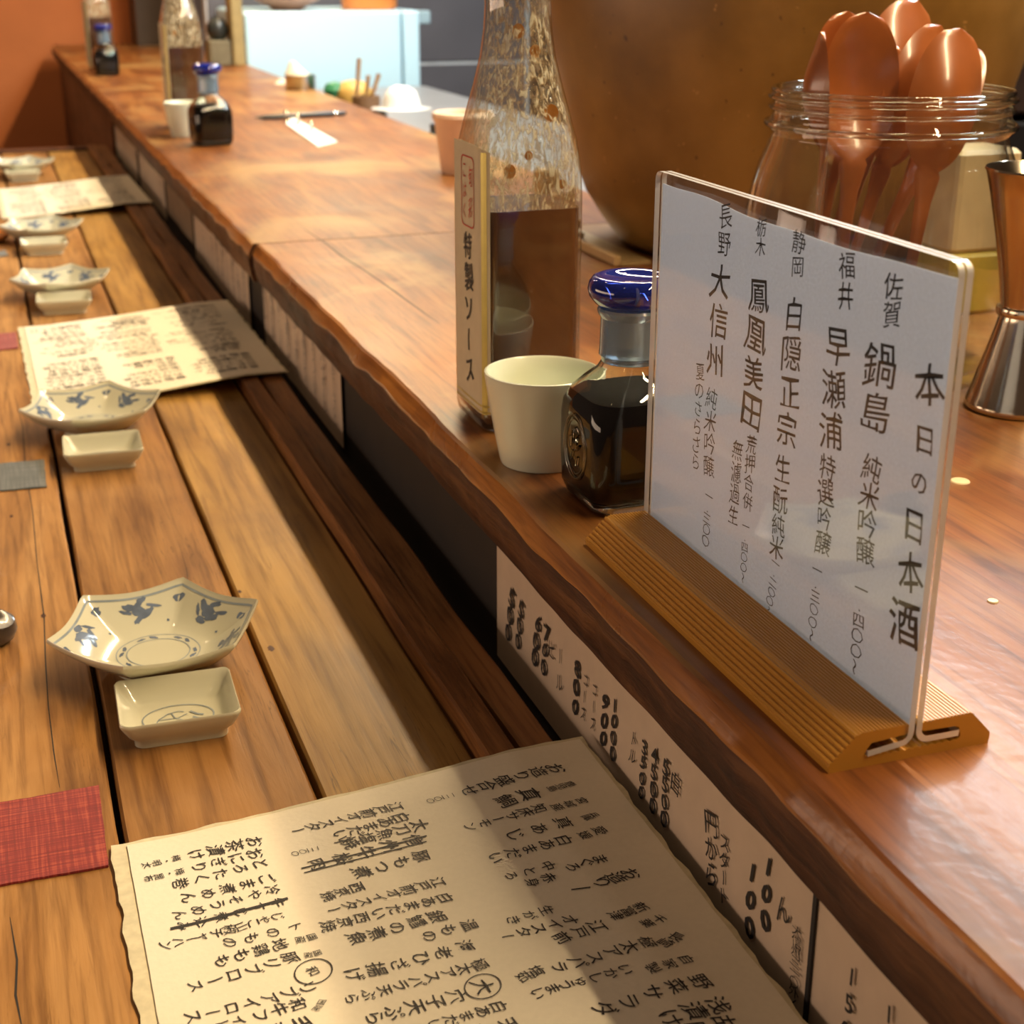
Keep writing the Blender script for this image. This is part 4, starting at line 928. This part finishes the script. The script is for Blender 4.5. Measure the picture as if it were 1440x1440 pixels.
for px, py in ((403, 172), (419, 177), (438, 188)):
    p = at_z(px, py); g = G(); g.lathe([(.006, .0022), (.006, .0035), (.0022, .0055), (.0018, .014), (.0045, .017), (.0055, .020), (.004, .0235), (.001, .0245)], 18, c=(p.x, p.y), cap0=True, cap1=True)
    g.build('metal_pin', M_STEEL, st, True, off=st.location)

# ------------------------------------------------------------------ kitchen behind the counter
M_WAPP = plain('white_enamel', (.56, .80, .92), .35, .02, 2)
ap = thing('white_refrigerator', 'pale blue-white chest appliance at the kitchen wall', 'appliance', (1.12, 5.25, -.96))
AY = 5.0; xl = at_y(343, 20, AY).x; xr = at_y(590, 20, AY).x; xs = at_y(566, 20, AY).x; zt3 = at_y(460, 16, AY).z
g = G(); rbox(g, xl, xs - .004, AY, AY + .6, -.959, zt3, .008); g.build('cabinet_front', M_WAPP, ap, off=ap.location)
g = G(); rbox(g, xs + .002, xr, AY + .001, AY + .6, -.959, zt3, .006); g.build('side_panel', M_WAPP, ap, off=ap.location)
g = G(); rbox(g, xr + .001, xr + .045, AY + .02, AY + .08, zt3 - .045, zt3 - .002, .004); g.build('hinge_block', plain('grey_blue_plastic', (.30, .42, .48), .4), ap, off=ap.location)
zt4 = zt3 + .0005
g = G(); cx = at_y(520, 10, AY + .12).x; g.lathe([(.001, 0), (.088, 0), (.094, .006), (.100, .12), (.096, .12), (.088, .01), (.001, .008)], 40, cap0=True, cap1=True)
tag(g.build('orange_tub', plain('orange_lacquer_b', (.70, .22, .05), .4, .05), None, True, loc=(cx, AY + .13, zt4)), 'orange tub standing on the pale appliance at top of frame', 'tub')
g = G(); cx = at_y(405, 10, AY + .15).x; g.lathe([(.001, 0), (.05, 0), (.055, .006), (.11, .035), (.135, .10), (.130, .10), (.10, .04), (.001, .012)], 40, cap0=True, cap1=True)
tag(g.build('brown_bowl', plain('brown_lacquer', (.42, .20, .12), .35, .1), None, True, loc=(cx, AY + .16, zt4)), 'brown bowl standing on the pale appliance beside the orange tub', 'bowl')
# kitchen worktop behind the slab
g = G(); rbox(g, .86, 1.35, 1.80, 4.70, -.10, -.06, .004)
wt_ = thing('kitchen_worktop', 'low steel kitchen worktop hidden behind the far slab', 'worktop', (1.1, 3.2, -.96)); g.build('top', plain('grey_steel_top', (.30, .31, .33), .35, .08, 6, metal=.4), wt_, off=wt_.location)
g = G(); g.box(.88, 1.33, 1.82, 4.68, -.959, -.101); g.build('base', dk[2], wt_, off=wt_.location)
WZ = -.0597
def kp(px, py, y): p = at_y(px, py, y); return p
# steel can with cream contents
p = kp(422, 105, 3.95); r = kp(443, 105, 3.95).x - p.x; h = p.z - WZ
cn = thing('steel_can', 'round steel canister with cream cloth beside it, before the pale appliance', 'canister', (p.x, 3.95 , WZ))
g = G(); g.lathe([(.001, 0), (r * .96, 0), (r, .003), (r, h - .004), (r * 1.05, h), (r * .93, h), (r * .92, h * .7), (.001, h * .7)], 36, cap0=True, cap1=True); g.build('can_body', plain('mirror_steel', (.5, .5, .48), .12, .1, 20, metal=1), cn, True)
g = G(); pts = [(r * .8 * math.cos(a), r * .8 * math.sin(a)) for a in [2 * PI * i / 18 for i in range(18)]]
g.rings([[(x * k + dx, y * k, z) for x, y in pts] for k, z, dx in ((1, h * .72, 0), (.95, h + .002, -.01), (.6, h + .016, -.014), (.2, h + .034, -.02))]); g.build('cream_contents', plain('cream_cloth', (.80, .74, .55), .7), cn, True)
p = kp(398, 118, 4.15); g = G(); g.rings([sec(.028 * k, .02 * k, .012 * k, z) for k, z in ((1, 0), (1.05, .05), (.85, p.z - WZ), (.3, p.z - WZ + .012))])
tag(g.build('cloth_bundle', plain('cream_cloth_b', (.72, .62, .46), .8), None, True, loc=(p.x, 4.15, WZ)), 'beige cloth bundle left of the steel canister', 'cloth')
# sponge, dish, sticks, dark box
p = kp(512, 178, 3.35)
BX = thing('dark_box', 'dark grey box carrying the white bowl behind the pen', 'box', (p.x, 3.38, WZ)); tz = kp(510, 158, 3.35).z
x0, x1 = kp(470, 170, 3.35).x, kp(546, 170, 3.35).x
x0 = max(x0, .865)
g = G(); rbox(g, x0, x1, 3.35, 3.47, WZ, tz, .004); g.build('box_body', plain('slate_box', (.10, .13, .15), .5), BX, off=BX.location)
g = G(); rbox(g, x0 + .01, x1 - .012, 3.346, 3.3495, WZ + .01, tz - .02, .001); g.build('front_panel', plain('pale_grey_panel', (.40, .38, .40), .5), BX, off=BX.location)
c_ = kp(502, 150, 3.41); rr = .045
g = G(); g.lathe([(.001, 0), (.02, 0), (.024, .004), (.045, .022), (.058, .050), (.055, .050), (.042, .024), (.001, .006)], 36, cap0=True, cap1=True)
# overturned white ladle-like bowl
prof = [(.001, .052), (.018, .050), (.034, .040), (.042, .022), (.046, .004), (.062, .001), (.070, .0005), (.070, 0), (.001, 0)]
g = G(); g.lathe(prof, 40, cap0=True, cap1=True)
tag(g.build('white_bowl', plain('white_porcelain', (.90, .93, .92), .2, .01, coat=.5), None, True, loc=(max(c_.x, x0 + .055), 3.41, tz + .0004)), 'upturned glossy white bowl with a flared brim on the dark box', 'bowl')
p = kp(497, 128, 3.9); g = G(); r = .048; g.lathe([(.001, 0), (r * .7, .0), (r, .02), (r * 1.05, .05), (r * .8, .075), (.02, .088), (.001, .09)], 30, cap0=True, cap1=True)
zb = kp(497, 150, 3.9).z
sp = thing('vegetable', 'round mustard-coloured vegetable with green end behind the white bowl', 'vegetable', (p.x, 3.9, WZ)); 
g2 = G(); hz = kp(497, 112, 3.9).z - WZ; g2.lathe([(.001, 0), (.040, .0), (.050, hz * .4), (.048, hz * .7), (.03, hz * .93), (.001, hz)], 30, cap0=True, cap1=True); g2.build('flesh', plain('mustard_skin', (.55, .33, .08), .5), sp, True)
g2 = G(); g2.lathe([(.001, hz * .45), (.022, hz * .5), (.030, hz * .7), (.022, hz * .88), (.001, hz * .95)], 24, c=(-.048, .01), cap0=True, cap1=True); g2.build('green_end', plain('green_leaf', (.03, .20, .08), .5), sp, True)
# utensil sticks in a brown cup
p = kp(515, 140, 3.7)
uc = thing('utensil_holder', 'brown utensil cup with upright wooden handles behind the white bowl', 'utensil holder', (p.x, 3.7, WZ))
zc = kp(515, 135, 3.7).z - WZ
g = G(); g.lathe([(.001, 0), (.03, 0), (.034, .004), (.036, zc), (.032, zc), (.03, .01), (.001, .01)], 30, cap0=True, cap1=True); g.build('cup', plain('brown_cup', (.22, .12, .06), .5), uc, True)
for (bx, by, tx_, ty) in ((498, 140, 505, 82), (515, 140, 518, 106), (520, 145, 533, 104)):
    a = kp(bx, by, 3.7) - Vector((p.x, 3.7, WZ)); b2 = kp(tx_, ty, 3.7) - Vector((p.x, 3.7, WZ)); a.x = max(-.025, min(.025, a.x))
    g = G(); g.tube([(a.x, 0, .02), (a.x, 0, a.z), (b2.x, 0, b2.z)], [.006, .007, .009], 10, flat=.6); g.build('handle', plain('tan_handle', (.40, .24, .11), .5), uc, True)
# small jars near bottom right of appliance
for (px, py, lb) in ((595, 186, 'small dark glass jar on kitchen worktop beyond the slab'), (628, 200, 'small clear-lidded jar beside the near sauce bottle neck')):
    p = kp(px, py, 3.0); hz = p.z + .015 - WZ; g = G(); g.lathe([(.001, 0), (.022, 0), (.026, .004), (.026, hz - .02), (.018, hz - .012), (.020, hz - .01), (.020, hz), (.001, hz)], 24, cap0=True, cap1=True)
    tag(g.build('small_jar', plain('teal_dark_glass', (.06, .09, .10), .1, .2, coat=1), None, True, loc=(max(p.x, .89), 3.0, WZ)), lb, 'jar')
# beige bins and a black kettle at the far end of the counter
Y5 = 4.90
x0, x1, x2 = kp(294, 60, Y5).x, kp(326, 60, Y5).x, min(.822, kp(343, 60, Y5).x)
zb = kp(311, 57, Y5).z
bl = thing('low_bin', 'low grey-green bin under the black kettle at the far counter end', 'bin', ((x0 + x1) / 2, Y5 + .06, .0003))
g = G(); rbox(g, x0, x1 - .002, Y5, Y5 + .10, .0003, zb, .004); g.build('bin_body', plain('grey_olive', (.16, .13, .07), .6), bl, off=bl.location)
bt = thing('tall_bin', 'tall beige bin beside the black kettle and the pale appliance', 'bin', ((x1 + x2) / 2, Y5 + .06, .0003))
g = G(); rbox(g, x1 + .001, x2, Y5 - .01, Y5 + .095, .0003, kp(330, -25, Y5).z, .004); g.build('bin_body', plain('olive_beige', (.34, .25, .10), .6), bt, off=bt.location)
r = (x1 - x0) / 2 * .98; g = G()
g.lathe([(.001, 0), (r * .6, 0), (r * .85, r * .3), (r, r * .85), (r * .92, r * 1.35), (r * .6, r * 1.8), (r * .3, r * 1.95), (r * .12, r * 2.0), (r * .14, r * 2.2), (.001, r * 2.25)], 30, cap0=True, cap1=True)
tag(g.build('black_kettle', plain('black_iron', (.02, .022, .018), .35, .2), None, True, loc=((x0 + x1) / 2, Y5 + .05, zb + .0003)), 'round black iron kettle on the low bin at the far counter end', 'kettle')
